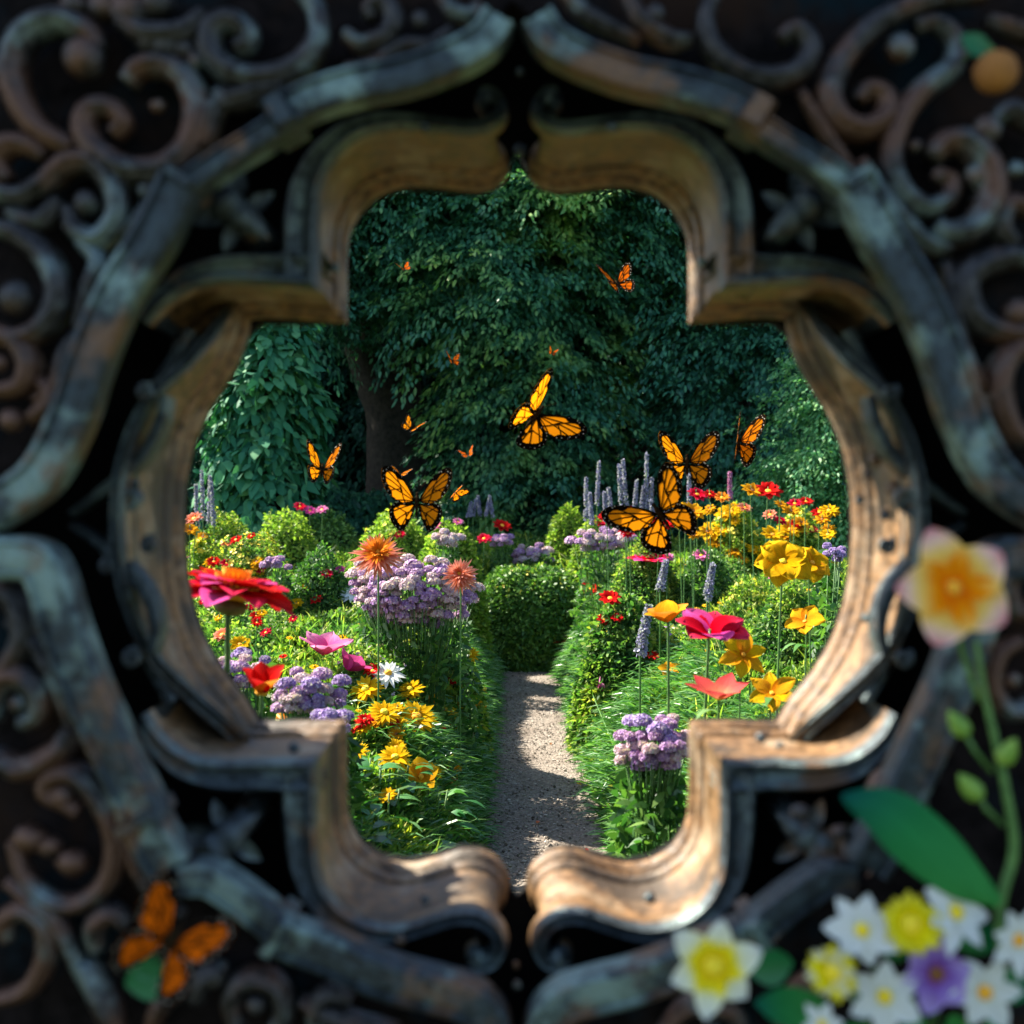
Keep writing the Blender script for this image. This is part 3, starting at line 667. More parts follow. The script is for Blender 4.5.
flower(262, 694, 2.6, 33, 'bright red poppy cup just above the lower left ledge', ax=(0.12, -0.25, 1), n=5, mats=('p_red', 'p_red', 'p_orange'), wr=0.85, cup=0.95, curl=-0.15, centre='eye', cr=0.2, stem=0.004, leaves=2, dish=0.35, fix=1)
flower(272, 712, 2.9, 22, 'peach orange flower low behind the red poppy cup', ax=(0.2, -0.6, .7), n=5, mats=('p_orange', 'p_cream'), wr=0.8, cup=0.4, centre='eye', cr=.2)
flower(324, 655, 3.6, 32, 'pink cosmos with fan of streaked petals, left of path', ax=(0.1, -0.15, 1), n=6, mats=('p_pink',), wr=0.75, cup=0.75, curl=-0.35, ruf=0.05, centre='eyey', cr=.12, stem=0.0025)
flower(347, 670, 3.5, 24, 'magenta cosmos turned away below the pink cosmos', ax=(0.5, 0.25, .8), n=5, mats=('p_mag',), wr=0.95, cup=0.8, curl=-0.2, ruf=0.05, centre=None, stem=0.0025)
def dahlia(px, py, d, r, label, mats=('p_coral', 'p_orange'), cen='eye', ax=(0.05, -0.75, 0.65), nn_=34, wr=.14, layers=4, cup0=0.0, dc=.33, fix=None):
    if fix is None: d = settle(px, py, d, .09)
    c = P(px, py, d); rr = r / FPX * d; root = empty('flower', (c.x, d + .03, 0), label, 'flower'); o = Vector(root.location); rm = basis(ax); oc = c - o
    mb = MB()
    for l in range(layers):
        for i in range(nn_ - l * 4):
            petal_geo(mb, rm, 2 * math.pi * i / (nn_ - l * 4) + l * .3 + random.uniform(-.08, .08), rr * (1 - .13 * l) * random.uniform(.85, 1.08), rr * wr, cup0 + dc * l + random.uniform(-.15, .15), -.25, tip=1, mi=(1 if l >= 2 else 0) % len(mats), off=oc, nu=5, nv=3, z0=rr * .03 * l)
    mb.build('corolla', [M[q] for q in mats], root)
    mb = MB(); mb.ball(oc + rm @ Vector((0, 0, rr * .1)), rr * .2, (1, 1, .6), mat=rm, wob=.3); mb.build('flower_centre', M[cen], root)
    mb = MB(); A = rm @ Vector((0, 0, 1)); pts = spline([(0, 0, 0), (oc.x * .5, oc.y * .5, oc.z * .5), tuple(oc - A * rr * .3 - Vector((0, 0, rr * .3))), tuple(oc - A * .004)], 4); mb.tube(pts, [.004] * len(pts), 8); mb.build('stem', M['stem'], root)
    return root
dahlia(378, 555, 5.0, 29, 'spiky coral orange dahlia on a tall stem above the lilac bush', fix=1)
dahlia(460, 575, 5.3, 20, 'spiky coral dahlia right of the lilac bush top', mats=('p_coral', 'p_coral'), ax=(-.1, -.9, .4), fix=1)
for (px, py, d, r, mm, cen, lab) in [
    (396, 622, 4.8, 17, 'p_cream', 'eyey', 'cream daisy under the taller coral dahlia'), (388, 674, 4.2, 19, 'p_white', 'eye', 'white daisy with orange eye above the yellow daisies'),
    (366, 600, 5.2, 15, 'p_cream', 'eyey', 'cream daisy at the foot of the lilac bush'), (352, 594, 5.4, 16, 'p_white', 'eyey', 'white daisy left of the tall coral dahlia stem'),
    (366, 690, 4.2, 20, 'p_yel', 'eyey', 'yellow daisy just left of the white daisy'), (410, 690, 4.3, 16, 'p_yel', 'eyey', 'yellow daisy right of the white daisy'),
    (384, 713, 4.0, 19, 'p_yel', 'eyey', 'flat yellow daisy beside the small red zinnia'), (416, 718, 4.0, 25, 'p_yel', 'eye', 'largest yellow daisy in the middle of the left clump'),
    (395, 758, 3.9, 19, 'p_yel', 'eyey', 'yellow daisy above the broad green leaves'), (465, 731, 4.3, 17, 'p_yel', 'eyey', 'yellow daisy nearest the path at left'),
    (448, 714, 4.3, 13, 'p_yel', 'eyey', 'small yellow daisy left of the one nearest the path'), (430, 702, 4.2, 14, 'p_gold', 'eye', 'small golden daisy above the largest yellow daisy'),
    (357, 752, 4.1, 14, 'p_yel', 'eyey', 'yellow daisy beside the left jamb'), (470, 655, 5.5, 11, 'p_yel', 'eyey', 'yellow daisy high on the feathery left mound'),
    (484, 684, 5.0, 8, 'p_gold', 'eye', 'little golden daisy on the edge of the left mound'), (453, 768, 4.0, 11, 'p_gold', 'eye', 'small golden daisy low above the path edge')]:
    q = dahlia(px, py, d, r, lab, mats=(mm,), cen=cen, ax=(random.uniform(-.25, .25), -.55, .8), nn_=17, wr=.26, layers=2, cup0=.1, dc=.2)
flower(421, 777, 3.8, 19, 'golden orange poppy above the broad leaves', ax=(.2, -.75, .6), n=5, mats=('p_gold',), wr=1.0, cup=.35, curl=-.1, centre='eye', cr=.15)
for (px, py, d, r, lab) in [(365, 720, 4.1, 11, 'small red zinnia left of the large yellow daisy'), (436, 729, 4.1, 12, 'small red zinnia right of the large yellow daisy'), (438, 690, 4.6, 8, 'tiny red zinnia above the small yellow daisies'),
        (452, 681, 4.9, 7, 'tiny orange red zinnia on the left mound'), (408, 576, 6.5, 7, 'tiny red zinnia on the lilac bush')]:
    dahlia(px, py, d, r, lab, mats=('p_red',), cen='eyed', nn_=14, wr=.34, layers=3, ax=(0, -.45, .9))
flower(501, 692, 5.0, 13, 'dark red tulip bud nodding over the path', ax=(.2, -.3, -.6), n=4, mats=('p_red',), wr=.9, cup=1.15, curl=.3, centre=None, base=(-.25, 5.0), leaves=1)
# near right
flower(710, 634, 3.2, 38, 'large crimson cosmos with pink edged petals right of path', ax=(0.05, -0.38, .93), n=7, mats=('p_crim', 'p_crim', 'p_mag'), wr=.82, cup=.55, curl=-.45, notch=.05, ruf=.05, centre=None, stem=.0045, leaves=2, dish=.15, phase=.4, fix=1)
flower(667, 622, 3.5, 27, 'golden orange tulip left of the crimson cosmos', ax=(-.15, -.15, 1), n=6, mats=('p_gold', 'p_orange'), wr=.85, cup=.85, curl=-.5, centre=None, stem=.0045, leaves=3, fix=1)
flower(719, 700, 3.0, 38, 'salmon lily cup below the crimson cosmos', ax=(0, -.2, 1), n=6, mats=('p_salmon',), wr=.6, cup=.62, curl=-.2, tip=.8, centre='eyey', cr=.12, stem=.004, leaves=2, fix=1)
flower(743, 655, 3.6, 25, 'yellow lily directly right of the crimson cosmos', ax=(.1, -.8, .5), n=6, mats=('p_yel', 'p_gold'), wr=.6, cup=.3, curl=-.5, ruf=.06, centre='eye', cr=.1, fix=1)
flower(772, 694, 3.3, 26, 'yellow lily peeping over the lower right ledge', ax=(-.1, -.6, .7), n=6, mats=('p_gold', 'p_yel'), wr=.65, cup=.4, curl=-.4, ruf=.06, centre='eye', cr=.1, fix=1)
flower(783, 562, 3.8, 29, 'big ruffled yellow iris near the right jamb', ax=(-.1, -.75, .6), n=5, mats=('p_yel',), wr=1.0, cup=.25, curl=-.7, layers=2, ruf=.10, centre='eyey', cr=.12, stem=.004, leaves=2, fix=1)
flower(812, 563, 4.0, 22, 'ruffled yellow iris touching the right jamb', ax=(.2, -.7, .6), n=5, mats=('p_gold', 'p_yel'), wr=1.0, cup=.25, curl=-.7, layers=2, ruf=.10, centre='eye', cr=.12, fix=1)
flower(805, 622, 3.9, 20, 'golden flower below the ruffled irises', ax=(-.3, -.5, .7), n=5, mats=('p_gold',), wr=.9, cup=.4, curl=-.4, ruf=.08, centre='eye', cr=.1, fix=1)
flower(648, 562, 5.0, 22, 'crimson cosmos under the lower butterfly', ax=(0, -.2, 1), n=7, mats=('p_crim', 'p_mag'), wr=.8, cup=.35, curl=-.3, centre='eyed', cr=.12, split=False)
flower(597, 690, 4.6, 16, 'rosy pink tulip leaning over the path at right', ax=(.75, -.3, .6), n=5, mats=('p_pink',), wr=.7, cup=.95, curl=.0, centre=None, split=False, base=(.55, 4.6))
flower(565, 641, 6.0, 14, 'red tulip leaning from the right mound edge', ax=(-.5, -.4, .8), n=5, mats=('p_red',), wr=.7, cup=.8, centre=None, split=False)
flower(670, 671, 4.2, 0.1 + 12, 'golden poppy between the salmon and orange blooms', ax=(0, -.6, .8), n=5, mats=('p_gold',), wr=.9, cup=.4, centre='eye', split=False)
flower(651, 671 - 16, 4.5, 9, 'little red zinnia left of the crimson cosmos', ax=(0, -.4, .9), n=9, mats=('p_red',), wr=.5, cup=.3, centre='eyed', split=False)
for (px, py, d, r, mm, lab) in [
    (590, 590, 6.5, 11, 'p_red', 'red poppy highest on the right mound'), (610, 599, 6.3, 12, 'p_red', 'red poppy right of the highest on the mound'), (604, 620, 6.2, 8, 'p_red', 'small red poppy below the pair on the mound'), (617, 618, 6.2, 7, 'p_red', 'smallest red poppy on the right mound'),
    (502, 526, 11.3, 10, 'p_red', 'red poppy standing above the path end'), (484, 539, 11.0, 8, 'p_crim', 'small crimson poppy left of the one above the path end'),
    (600, 522, 9.0, 9, 'p_crim', 'crimson poppy left of the lower butterfly'), (692, 512, 7.8, 14, 'p_gold', 'golden poppy right of the lower butterfly wing'), (697, 495, 8.2, 11, 'p_crim', 'crimson poppy above the golden poppy'),
    (712, 532, 7.0, 15, 'p_yel', 'yellow poppy hanging below the golden one'), (726, 514, 7.6, 12, 'p_yel', 'yellow poppy right of the pair of butterflies'), (752, 491, 7.8, 12, 'p_gold', 'golden daisy touching the tall red zinnia'),
    (768, 492, 7.8, 15, 'p_red', 'tall red zinnia against the dark trees'), (722, 498, 8.4, 9, 'p_orange', 'orange zinnia left of the tall red zinnia'), (745, 508, 8.6, 8, 'p_coral', 'coral zinnia under the tall red zinnia'),
    (770, 515, 8.0, 8, 'p_coral', 'coral zinnia below and right of the tall red one'), (795, 504, 8.6, 8, 'p_crim', 'crimson zinnia near the right hedge'), (806, 502, 8.7, 8, 'p_red', 'red zinnia closest to the right hedge'),
    (790, 530, 7.6, 14, 'p_yel', 'yellow poppy above the ruffled irises'), (772, 535, 7.6, 13, 'p_yel', 'yellow poppy left of the one above the irises'), (812, 530, 7.6, 7, 'p_crim', 'small crimson zinnia by the right jamb'), (828, 535, 7.2, 9, 'p_yel', 'yellow poppy half behind the right jamb'),
    (701, 556, 7.0, 9, 'p_pink', 'pink zinnia below the yellow poppies'), (732, 554, 7.0, 8, 'p_gold', 'golden zinnia in the middle of the right bed'), (668, 558, 7.2, 7, 'p_pink', 'pale pink zinnia right of the crimson cosmos'),
    (257, 566, 7.0, 8, 'p_gold', 'golden zinnia alone on the dark green left shrub'), (236, 540, 7.2, 7, 'p_red', 'red zinnia above the large zinnia'), (226, 544, 7.4, 6, 'p_coral', 'coral zinnia beside the upper red one at left'), (214, 562, 6.8, 8, 'p_red', 'red zinnia behind the large zinnia head'),
    (194, 519, 8.5, 10, 'p_coral', 'coral zinnia against the left jamb'), (190, 530, 8.3, 9, 'p_gold', 'golden zinnia against the left jamb'), (300, 507, 11.5, 7, 'p_crim', 'crimson zinnia at the back left of a trio'), (310, 511, 11.5, 7, 'p_mag', 'magenta zinnia in the middle of the back trio'), (322, 510, 11.5, 7, 'p_pink', 'pink zinnia at the back right of a trio'),
    (327, 574, 6.8, 7, 'p_crim', 'crimson zinnia on the dark rounded shrub'), (340, 570, 7.0, 6, 'p_mag', 'magenta zinnia at top of the dark rounded shrub'), (296, 604, 5.6, 8, 'p_yel', 'yellow zinnia right of the large zinnia'), (240, 645, 4.6, 12, 'p_yel', 'yellow zinnia behind the large zinnia stem'), (222, 635, 5.0, 10, 'p_coral', 'coral zinnia left of the large zinnia stem'),
    (316, 600, 6.0, 7, 'p_red', 'small red zinnia above the pink cosmos'), (400, 535, 9.0, 7, 'p_crim', 'crimson zinnia under the large left butterfly'), (458, 522, 9.4, 6, 'p_pink', 'pink zinnia right of the large left butterfly'), (436, 526, 9.2, 8, 'p_pink', 'pink zinnia directly below the large left butterfly')]:
    flower(px, py, d, r, lab, ax=(random.uniform(-.3, .3), -.55, .8), n=8, mats=(mm,), wr=.62, cup=.25, curl=-.3, layers=2, centre='eye' if mm != 'p_gold' else 'eyed', cr=.25, split=False, stem=.004, leaves=0, ruf=.04)
rs = random.Random(5)
def drift(px, py, d, r, mm, lab, grp):
    flower(px, py, d, r, lab, ax=(rs.uniform(-.3, .3), -.55, .8), n=9, mats=(mm,), wr=.5, cup=.2, curl=-.3, layers=2, centre='eyed' if mm in ('p_gold',) else 'eye', cr=.22, split=False, stem=.003, leaves=0, ruf=.05, group=grp)
for i in range(20): drift(rs.uniform(350, 480), rs.uniform(690, 800), 4.2, rs.uniform(7, 13), rs.choice(['p_yel', 'p_yel', 'p_yel', 'p_gold']), 'smaller yellow bloom scattered through the near left daisy clump', 'small yellow blooms in the near left clump')
for i in range(7): drift(rs.uniform(350, 490), rs.uniform(665, 790), 4.4, rs.uniform(6, 10), 'p_red', 'small red bloom scattered through the near left daisy clump', 'small red blooms in the near left clump')
for i in range(26): drift(rs.uniform(680, 832), rs.uniform(500, 565), 7.6, rs.uniform(6, 11), rs.choice(['p_yel', 'p_yel', 'p_gold']), 'yellow bloom in the drift at the back of the right bed', 'yellow blooms at the back of the right bed')
for i in range(14): drift(rs.uniform(600, 832), rs.uniform(492, 560), 8.0, rs.uniform(5, 9), rs.choice(['p_red', 'p_crim']), 'red bloom in the drift at the back of the right bed', 'red blooms at the back of the right bed')
for i in range(16): drift(rs.uniform(190, 345), rs.uniform(530, 640), 7.0, rs.uniform(5, 8), rs.choice(['p_yel', 'p_gold']), 'yellow bloom among the mounds of the left bed', 'yellow blooms in the left bed')
for i in range(10): drift(rs.uniform(190, 345), rs.uniform(525, 640), 7.0, rs.uniform(5, 8), rs.choice(['p_red', 'p_crim']), 'red bloom among the mounds of the left bed', 'red blooms in the left bed')
# leaf litter and petals on the path
for i in range(16):
    y = 3.6 + rs.random() * 5; x = rs.uniform(PL + .03, PR - .03); mb = MB(); c0 = rs.choice(['p_red', 'p_coral', 'eyed', 'eyed', 'p_yel'])
    petal_geo(mb, basis((rs.uniform(-.3, .3), rs.uniform(-.3, .3), 1)), rs.random() * 6, .03, .018, .1, -.3)
    o = mb.build('fallen_petal', M[c0]); o.location = (x, y, .024)
    nm = {'p_red': 'red', 'p_coral': 'coral orange', 'eyed': 'brown withered', 'p_yel': 'yellow'}[c0]
    tag(o, nm + ' fallen petal lying on the gravel path', 'petal', nm + ' petals fallen on the path')
# small scattered blooms: three kinds, copied
def proto(mname, cen, label, group, r=.022, hgt=.8):
    root = empty('wild_flower', (0, 0, 0), label, 'flower', group); mb = MB()
    for i in range(9): petal_geo(mb, basis((0, -.4, 1)), i * .7, r, r * .55, .15, -.2, off=(0, 0, hgt), nu=4, nv=3)
    mb.build('corolla', M[mname], root); mb = MB(); mb.ball((0, -.002, hgt + .002), r * .25, nu=8, nv=5); mb.build('flower_centre', M[cen], root)
    mb = MB(); mb.tube([(0, 0, 0), (.01, 0, hgt * .5), (0, 0, hgt)], .002, 5); mb.build('stem', M['stem'], root); return root
kinds = [('p_yel', 'eye', 'tiny yellow daisy dotted among the fine bed foliage', 'tiny yellow daisies', 74), ('p_red', 'eyed', 'tiny red flower dotted among the fine bed foliage', 'tiny red flowers', 22),
         ('p_cream', 'eyey', 'tiny cream flower dotted among the fine bed foliage', 'tiny cream flowers', 22), ('p_pink', 'eyey', 'tiny pink flower dotted among the fine bed foliage', 'tiny pink flowers', 22)]
for mname, cen, lab, grp, cnt in kinds:
    pr = proto(mname, cen, lab, grp); first = True; k = 0
    while k < cnt:
        y = 4.0 + random.random() ** .8 * 7.5; x = random.uniform(-.32, .32) * y
        hh = float(H(x, y))
        if hh < .2: continue
        py = 512 + (EYE - hh) / y * FPX
        o = pr if first else copy_tree(pr); first = False; k += 1
        o.location = (x, y, hh + .05 - .8 * 1.0); s = random.uniform(.7, 1.3); o.rotation_euler = (0, 0, random.uniform(-.6, .6))
        o.location.z = hh + .05 - .8 * s; o.scale = (s, s, s)

# clusters of small florets
def floret_head(c, r, fm, n=260, fs=0.010, root=None, name='flower_head', flat=.7):
    u = rng.normal(size=(n, 3)); u[:, 2] = np.abs(u[:, 2]) * 1.0 - 0.15; u = nrmz(u)
    p = u * np.array([r, r, r * flat]) * (0.6 + .55 * rng.random((n, 1))) + np.array(c); fs = fs * 1.25
    parts = []
    t0 = nrmz(np.cross(u, rng.normal(size=(n, 3)))); t1 = np.cross(u, t0)
    for a in range(4):
        an = a * math.pi / 2; dd = t0 * math.cos(an) + t1 * math.sin(an) + u * .25
        parts.append(strips(p, dd, u, fs, fs * .8, 0, (.4, 1, .5)))
    V, F = join(parts); return np_mesh(name, V, F, fm, root)
def cluster(px, py, d, hw, hh, fm, label, heads, hr, name='cluster_flower', cat='flower', n=200, fs=.01, group=None, depth=.2, fol=None, mats=None):
    c = P(px, py, d); root = empty(name, (c.x, d, 0), label, cat, group); o = Vector(root.location); heads = int(heads * 1.9); hr *= .68
    w = hw / FPX * d; h_ = hh / FPX * d
    for i in range(heads):
        a = random.random() * 6.28; q = math.sqrt((i + .5) / heads)
        lx_ = math.cos(2.4 * i) * q; lz = math.sin(2.4 * i) * q
        pos = Vector((lx_ * w, -depth * math.sqrt(max(0, 1 - q * q)) + random.uniform(-.02, .02), c.z + lz * h_ ))
        mm = mats[i % len(mats)] if mats else fm
        floret_head(pos + Vector((random.uniform(-1, 1), 0, random.uniform(-1, 1))) * hr * .5, hr * random.uniform(.6, 1.3), M[mm], n, fs, root)
        mb = MB(); mb.tube([(0.3 * pos.x, 0.05, 0), tuple(pos * .5 + Vector((0, .05, .1))), tuple(pos)], .0025, 5); mb.build('stem', M['stem'], root)
    nl = max(1400, fol or 0)
    p, _n = dome_pts(nl, (c.x, d), w * 1.02, depth + w * .5, c.z + h_ * .15, 2.6); p = p * (.85 + .15 * rng.random((nl, 1))); p[:, 1] += depth * .1 + w * .15
    p[:, 1] = np.maximum(p[:, 1], -depth * .75)
    V, F = strips(p, rng.normal(size=(nl, 3)) + np.array([0, -.5, .4]), rng.normal(size=(nl, 3)), .06, .024, .2, LEAF)
    np_mesh('leaves', V, F, M['mid'], root)
    return root
# the big lilac bush
cluster(418, 590, 5.7, 62, 34, 'lilac', 'big bush of lilac and pale pink flower heads under the dahlias', 46, .052, name='flowering_bush', cat='bush', n=190, fs=.009, mats=['lilac', 'pale', 'lilac', 'lilac', 'pale'], depth=.3, fol=2500)
cluster(378, 575, 5.85, 26, 16, 'pale', 'mass of pale pink blossom on the left side of the lilac bush', 12, .055, name='flowering_bush', cat='bush', n=190, fs=.009, mats=['pale'], depth=.2)
cluster(312, 690, 3.7, 34, 20, 'lilac', 'lilac sedum behind the red poppy cup', 16, .036, n=200, fs=.008, mats=['lilac', 'pale', 'violet'])
cluster(246, 668, 4.0, 32, 14, 'lilac', 'lilac sedum left of the pink cosmos', 11, .036, n=180, fs=.008, mats=['lilac', 'violet', 'pale'])
cluster(336, 716, 3.4, 18, 10, 'violet', 'deep violet sedum over the lower left ledge', 6, .034, n=200, fs=.008)
cluster(651, 738, 3.5, 36, 26, 'lilac', 'lilac sedum beside the lower right ledge', 20, .034, n=220, fs=.008, mats=['lilac', 'pale', 'lilac', 'violet'])
cluster(533, 556, 11.5, 20, 12, 'pale', 'pink dome of blossom beyond the end of path', 10, .07, n=160, fs=.016, mats=['pale', 'lilac'])
cluster(602, 540, 9.0, 30, 10, 'pale', 'pale lilac drift left of the lower butterfly', 14, .06, n=150, fs=.015, mats=['pale', 'lilac'])
cluster(448, 538, 8.8, 14, 6, 'pale', 'whitish pink blossom below the large left butterfly', 6, .05, n=150, fs=.014)
cluster(500, 540, 11.3, 12, 5, 'lilac', 'lilac blossom beside the red poppy above the path', 5, .05, n=150, fs=.014)
cluster(280, 535 + 28, 7.5, 12, 5, 'lilac', 'small lilac blossom on the yellow dusted shrub', 4, .045, n=130, fs=.012)
cluster(828, 552, 5.5, 9, 8, 'violet', 'violet blossom against the right jamb', 4, .03, n=160, fs=.01)

# lavender spikes (larkspur)
def spike(px, ytop, ybase, d, label, mat='spike', group=None, r=.011):
    c = P(px, ytop, d); zb = P(px, ybase, d).z; root = empty('larkspur', (c.x, d, 0), label, 'flower', group)
    n = 150; t = rng.random(n) ** .9; z = zb + (c.z - zb) * t; a = rng.random(n) * 6.28; rr = r * (1.05 - t * .85)
    lean = random.uniform(-.04, .04)
    p = np.stack([np.cos(a) * rr + lean * t, np.sin(a) * rr, z], -1); u = np.stack([np.cos(a), np.sin(a), 0.2 + 0 * a], -1)
    parts = []
    for k in range(3):
        parts.append(strips(p, u * .5 + rng.normal(size=(n, 3)) * .6, u, .019, .014, 0, (.4, 1, .5)))
    V, F = join(parts); np_mesh('floret_spike', V, F, M[mat], root)
    mb = MB(); mb.tube([(0, 0, 0), (0, 0, zb), (lean, 0, c.z)], [.006, .005, .002], 6); mb.build('stem', M['stem'], root); return root
gl = 'lavender larkspur spikes behind the right bed'
for i, (px, yt, yb, d) in enumerate([(586, 478, 520, 10), (597, 461, 505, 10.2), (612, 488, 520, 10), (621, 465, 512, 10), (627, 459, 512, 10.1), (634, 480, 520, 9.9), (640, 486, 522, 10), (646, 452, 510, 10), (651, 478, 518, 10), (667, 478, 520, 10.2), (606, 492, 522, 9.8), (690, 475, 510, 9.8), (655, 500, 525, 9.7), (592, 492, 525, 9.6)]):
    spike(px, yt, yb, d, 'slender lavender larkspur spike between the path end and right bed', group=gl)
spike(730, 472, 500, 10, 'mauve tipped larkspur standing left of the tall red zinnia', 'spikep')
for px, yt, yb, d in [(203, 470, 520, 10.5), (209, 476, 522, 10.6), (214, 482, 525, 10.4), (197, 484, 525, 10.3)]: spike(px, yt, yb, d, 'blue larkspur spike below the dark left tree', group='larkspurs at the left edge')
for px, yt, yb, d in [(473, 499, 516, 12.2), (480, 496, 516, 12.3), (486, 498, 516, 12.2), (493, 496, 517, 12.2), (468, 502, 517, 12.1)]: spike(px, yt, yb, d, 'pale larkspur spike at the foot of the central tree', group='larkspurs at the central tree foot')
for px, yt, yb, d, lab in [(660, 560, 590, 6.5, 'grey lavender spike below the crimson cosmos'), (707, 565, 600, 6.2, 'grey lavender spike right of the mound'), (640, 605, 655, 4.8, 'grey lavender spike left of the orange tulip')]: spike(px, yt, yb, d, lab, r=.015)

# broad leaved plants near left, strap leaved clumps near right
def leafy(x, y, n, Lr, wr, h, mat, label, group, name, up=.6, droop=.6, prof=LEAF, spread=.1, spreadz=.3):
    root = empty(name, (x, y, 0), label, 'plant', group)
    a = rng.random(n) * 6.28; zz = h * (1 - spreadz * rng.random(n)) if spreadz else np.full(n, h)
    rad = spread * rng.random(n)
    p = np.stack([np.cos(a) * rad, np.sin(a) * rad, zz], -1); dd = np.stack([np.cos(a), np.sin(a), up * (.4 + 1.1 * rng.random(n))], -1)
    L = Lr * (.6 + .7 * rng.random(n)); V, F = strips(p, dd, np.stack([-.3 * np.cos(a), -.3 * np.sin(a), np.ones(n)], -1) + rng.normal(size=(n, 3)) * .3, L, wr * (.7 + .6 * rng.random(n)), droop, prof)
    np_mesh('leaves', V, F, M[mat], root, smooth=True)
    mb = MB()
    for k in range(5): an = k * 1.3; mb.tube([(0, 0, 0), (math.cos(an) * spread * .5, math.sin(an) * spread * .5, h)], .004, 5)
    mb.build('stems', M['stem'], root); return root
for i in range(34):
    x = -.22 - random.random() * .75; y = 3.1 + random.random() * 1.5; hh = float(H(x, y))
    leafy(x, y, 40, .105, .052, max(.12, hh + .05), 'broad', 'low plant with broad pointed leaves between the left jamb and path', 'broad leaved plants at the near left', 'leafy_plant', spread=.12, spreadz=.6)
for i in range(34):
    x = .50 + random.random() * .95; y = 3.0 + random.random() * 2.6; hh = float(H(x, y))
    leafy(x, y, 46, .26, .017, max(.05, hh - .12), 'strap', 'clump of long arching strap leaves right of the path', 'strap leaved clumps at the near right', 'strap_leaf_clump', up=1.1, droop=.75, prof=(.5, .9, 1, .8, .45, .03), spread=.05, spreadz=.3)
for i in range(10):
    x = -.5 - random.random() * .9; y = 4.2 + random.random() * 1.6; hh = float(H(x, y))
    leafy(x, y, 40, .2, .010, max(.05, hh - .08), 'strap', 'clump of thin grassy leaves among the yellow daisies', 'grassy clumps in the left bed', 'grass_clump', up=1.4, droop=.6, prof=(.5, 1, .8, .4, .03), spread=.05)

# ================================================================== BUTTERFLIES
FW = [(0, 0), (.14, .27), (.36, .58), (.62, .82), (.84, .90), (.97, .82), (.98, .62), (.92, .42), (.82, .22), (.62, .03), (.35, -.08)]
HW = [(0, 0), (.34, -.02), (.58, .0), (.72, -.14), (.74, -.34), (.66, -.55), (.50, -.72), (.34, -.76), (.20, -.60), (.10, -.35), (.03, -.15)]
def wing_mesh(outline, s, mirror, rm, off, org, K, lo, hi, eps=.006):
    mb = MB(); pts = [np.array(p) * s for p in spline(outline + [outline[0]], 5)][:-1]; n = len(pts)
    cen = sum(pts) / n; tip = max(np.linalg.norm(p) for p in pts)
    def T(p, z): 
        x, y = p; bow = .06 * (x * x) / (s) ; v = Vector((x * mirror, y, z + bow)); return rm @ v + off
    vs = [T(p, 0) for p in pts] + [T(cen, 0)]
    mb.add(vs, [[i, (i + 1) % n, n] for i in range(n)], 1)
    a0 = int(n * lo); a1 = int(n * hi)
    for z in (eps * s, -eps * s):
        inn = []
        for i, p in enumerate(pts):
            v = cen - p; L = np.linalg.norm(v) + 1e-6; far = np.linalg.norm(p) / tip
            bw = (.045 + .075 * (far > .55) + .05 * max(0, far - .8) / .2 * (K > 0) + .012 * math.sin(i * 2.1)) * s
            inn.append(p + v / L * min(bw, L * .6))
        vs = [T(p, z) for p in pts] + [T(p, z) for p in inn]
        mb.add(vs, [[i, (i + 1) % n, n + (i + 1) % n, n + i] for i in range(n)], 0)
        hub = pts[int(n * .5)] * .42
        for k in range(K + 1):
            e = pts[int(a0 + (a1 - a0) * (k + .2) / (K + .4)) % n]
            b0 = np.array([.03, 0.0]) * s if k % 2 == 0 else hub
            dv = e - b0; L = np.linalg.norm(dv); dv = dv / L; nv_ = np.array([-dv[1], dv[0]]); w0, w1 = .013 * s, .019 * s
            q = [b0 + nv_ * w0, b0 - nv_ * w0, (b0 + e) / 2 - nv_ * w0 + nv_ * .02 * s, e - nv_ * w1, e + nv_ * w1, (b0 + e) / 2 + nv_ * w0 + nv_ * .02 * s]
            mb.add([T(p, z * 1.1) for p in q], [[0, 1, 2, 5], [5, 2, 3, 4]], 0)
        # cross bar closing the central cell
        q = [hub + np.array([.02, .05]) * s, hub + np.array([.04, .04]) * s, hub + np.array([.03, -.08]) * s, hub + np.array([.0, -.07]) * s]
        mb.add([T(p, z * 1.15) for p in q], [[0, 1, 2, 3]], 0)
    # pale dots along the outer margin
    for k in range(int(K * 2.2)):
        t = a0 + (a1 - a0) * (k + .5) / (K * 2.2); p = pts[int(t) % n] * (.955 if k % 2 else .915)
        for z in (eps * 1.6 * s, -eps * 1.6 * s):
            cc = [T(p + np.array([math.cos(a), math.sin(a)]) * (.017 if k % 3 else .009) * s, z) for a in (0, 1.05, 2.1, 3.14, 4.19, 5.24)]; mb.add(cc, [[0, 1, 2, 3, 4, 5]], 2)
    return mb
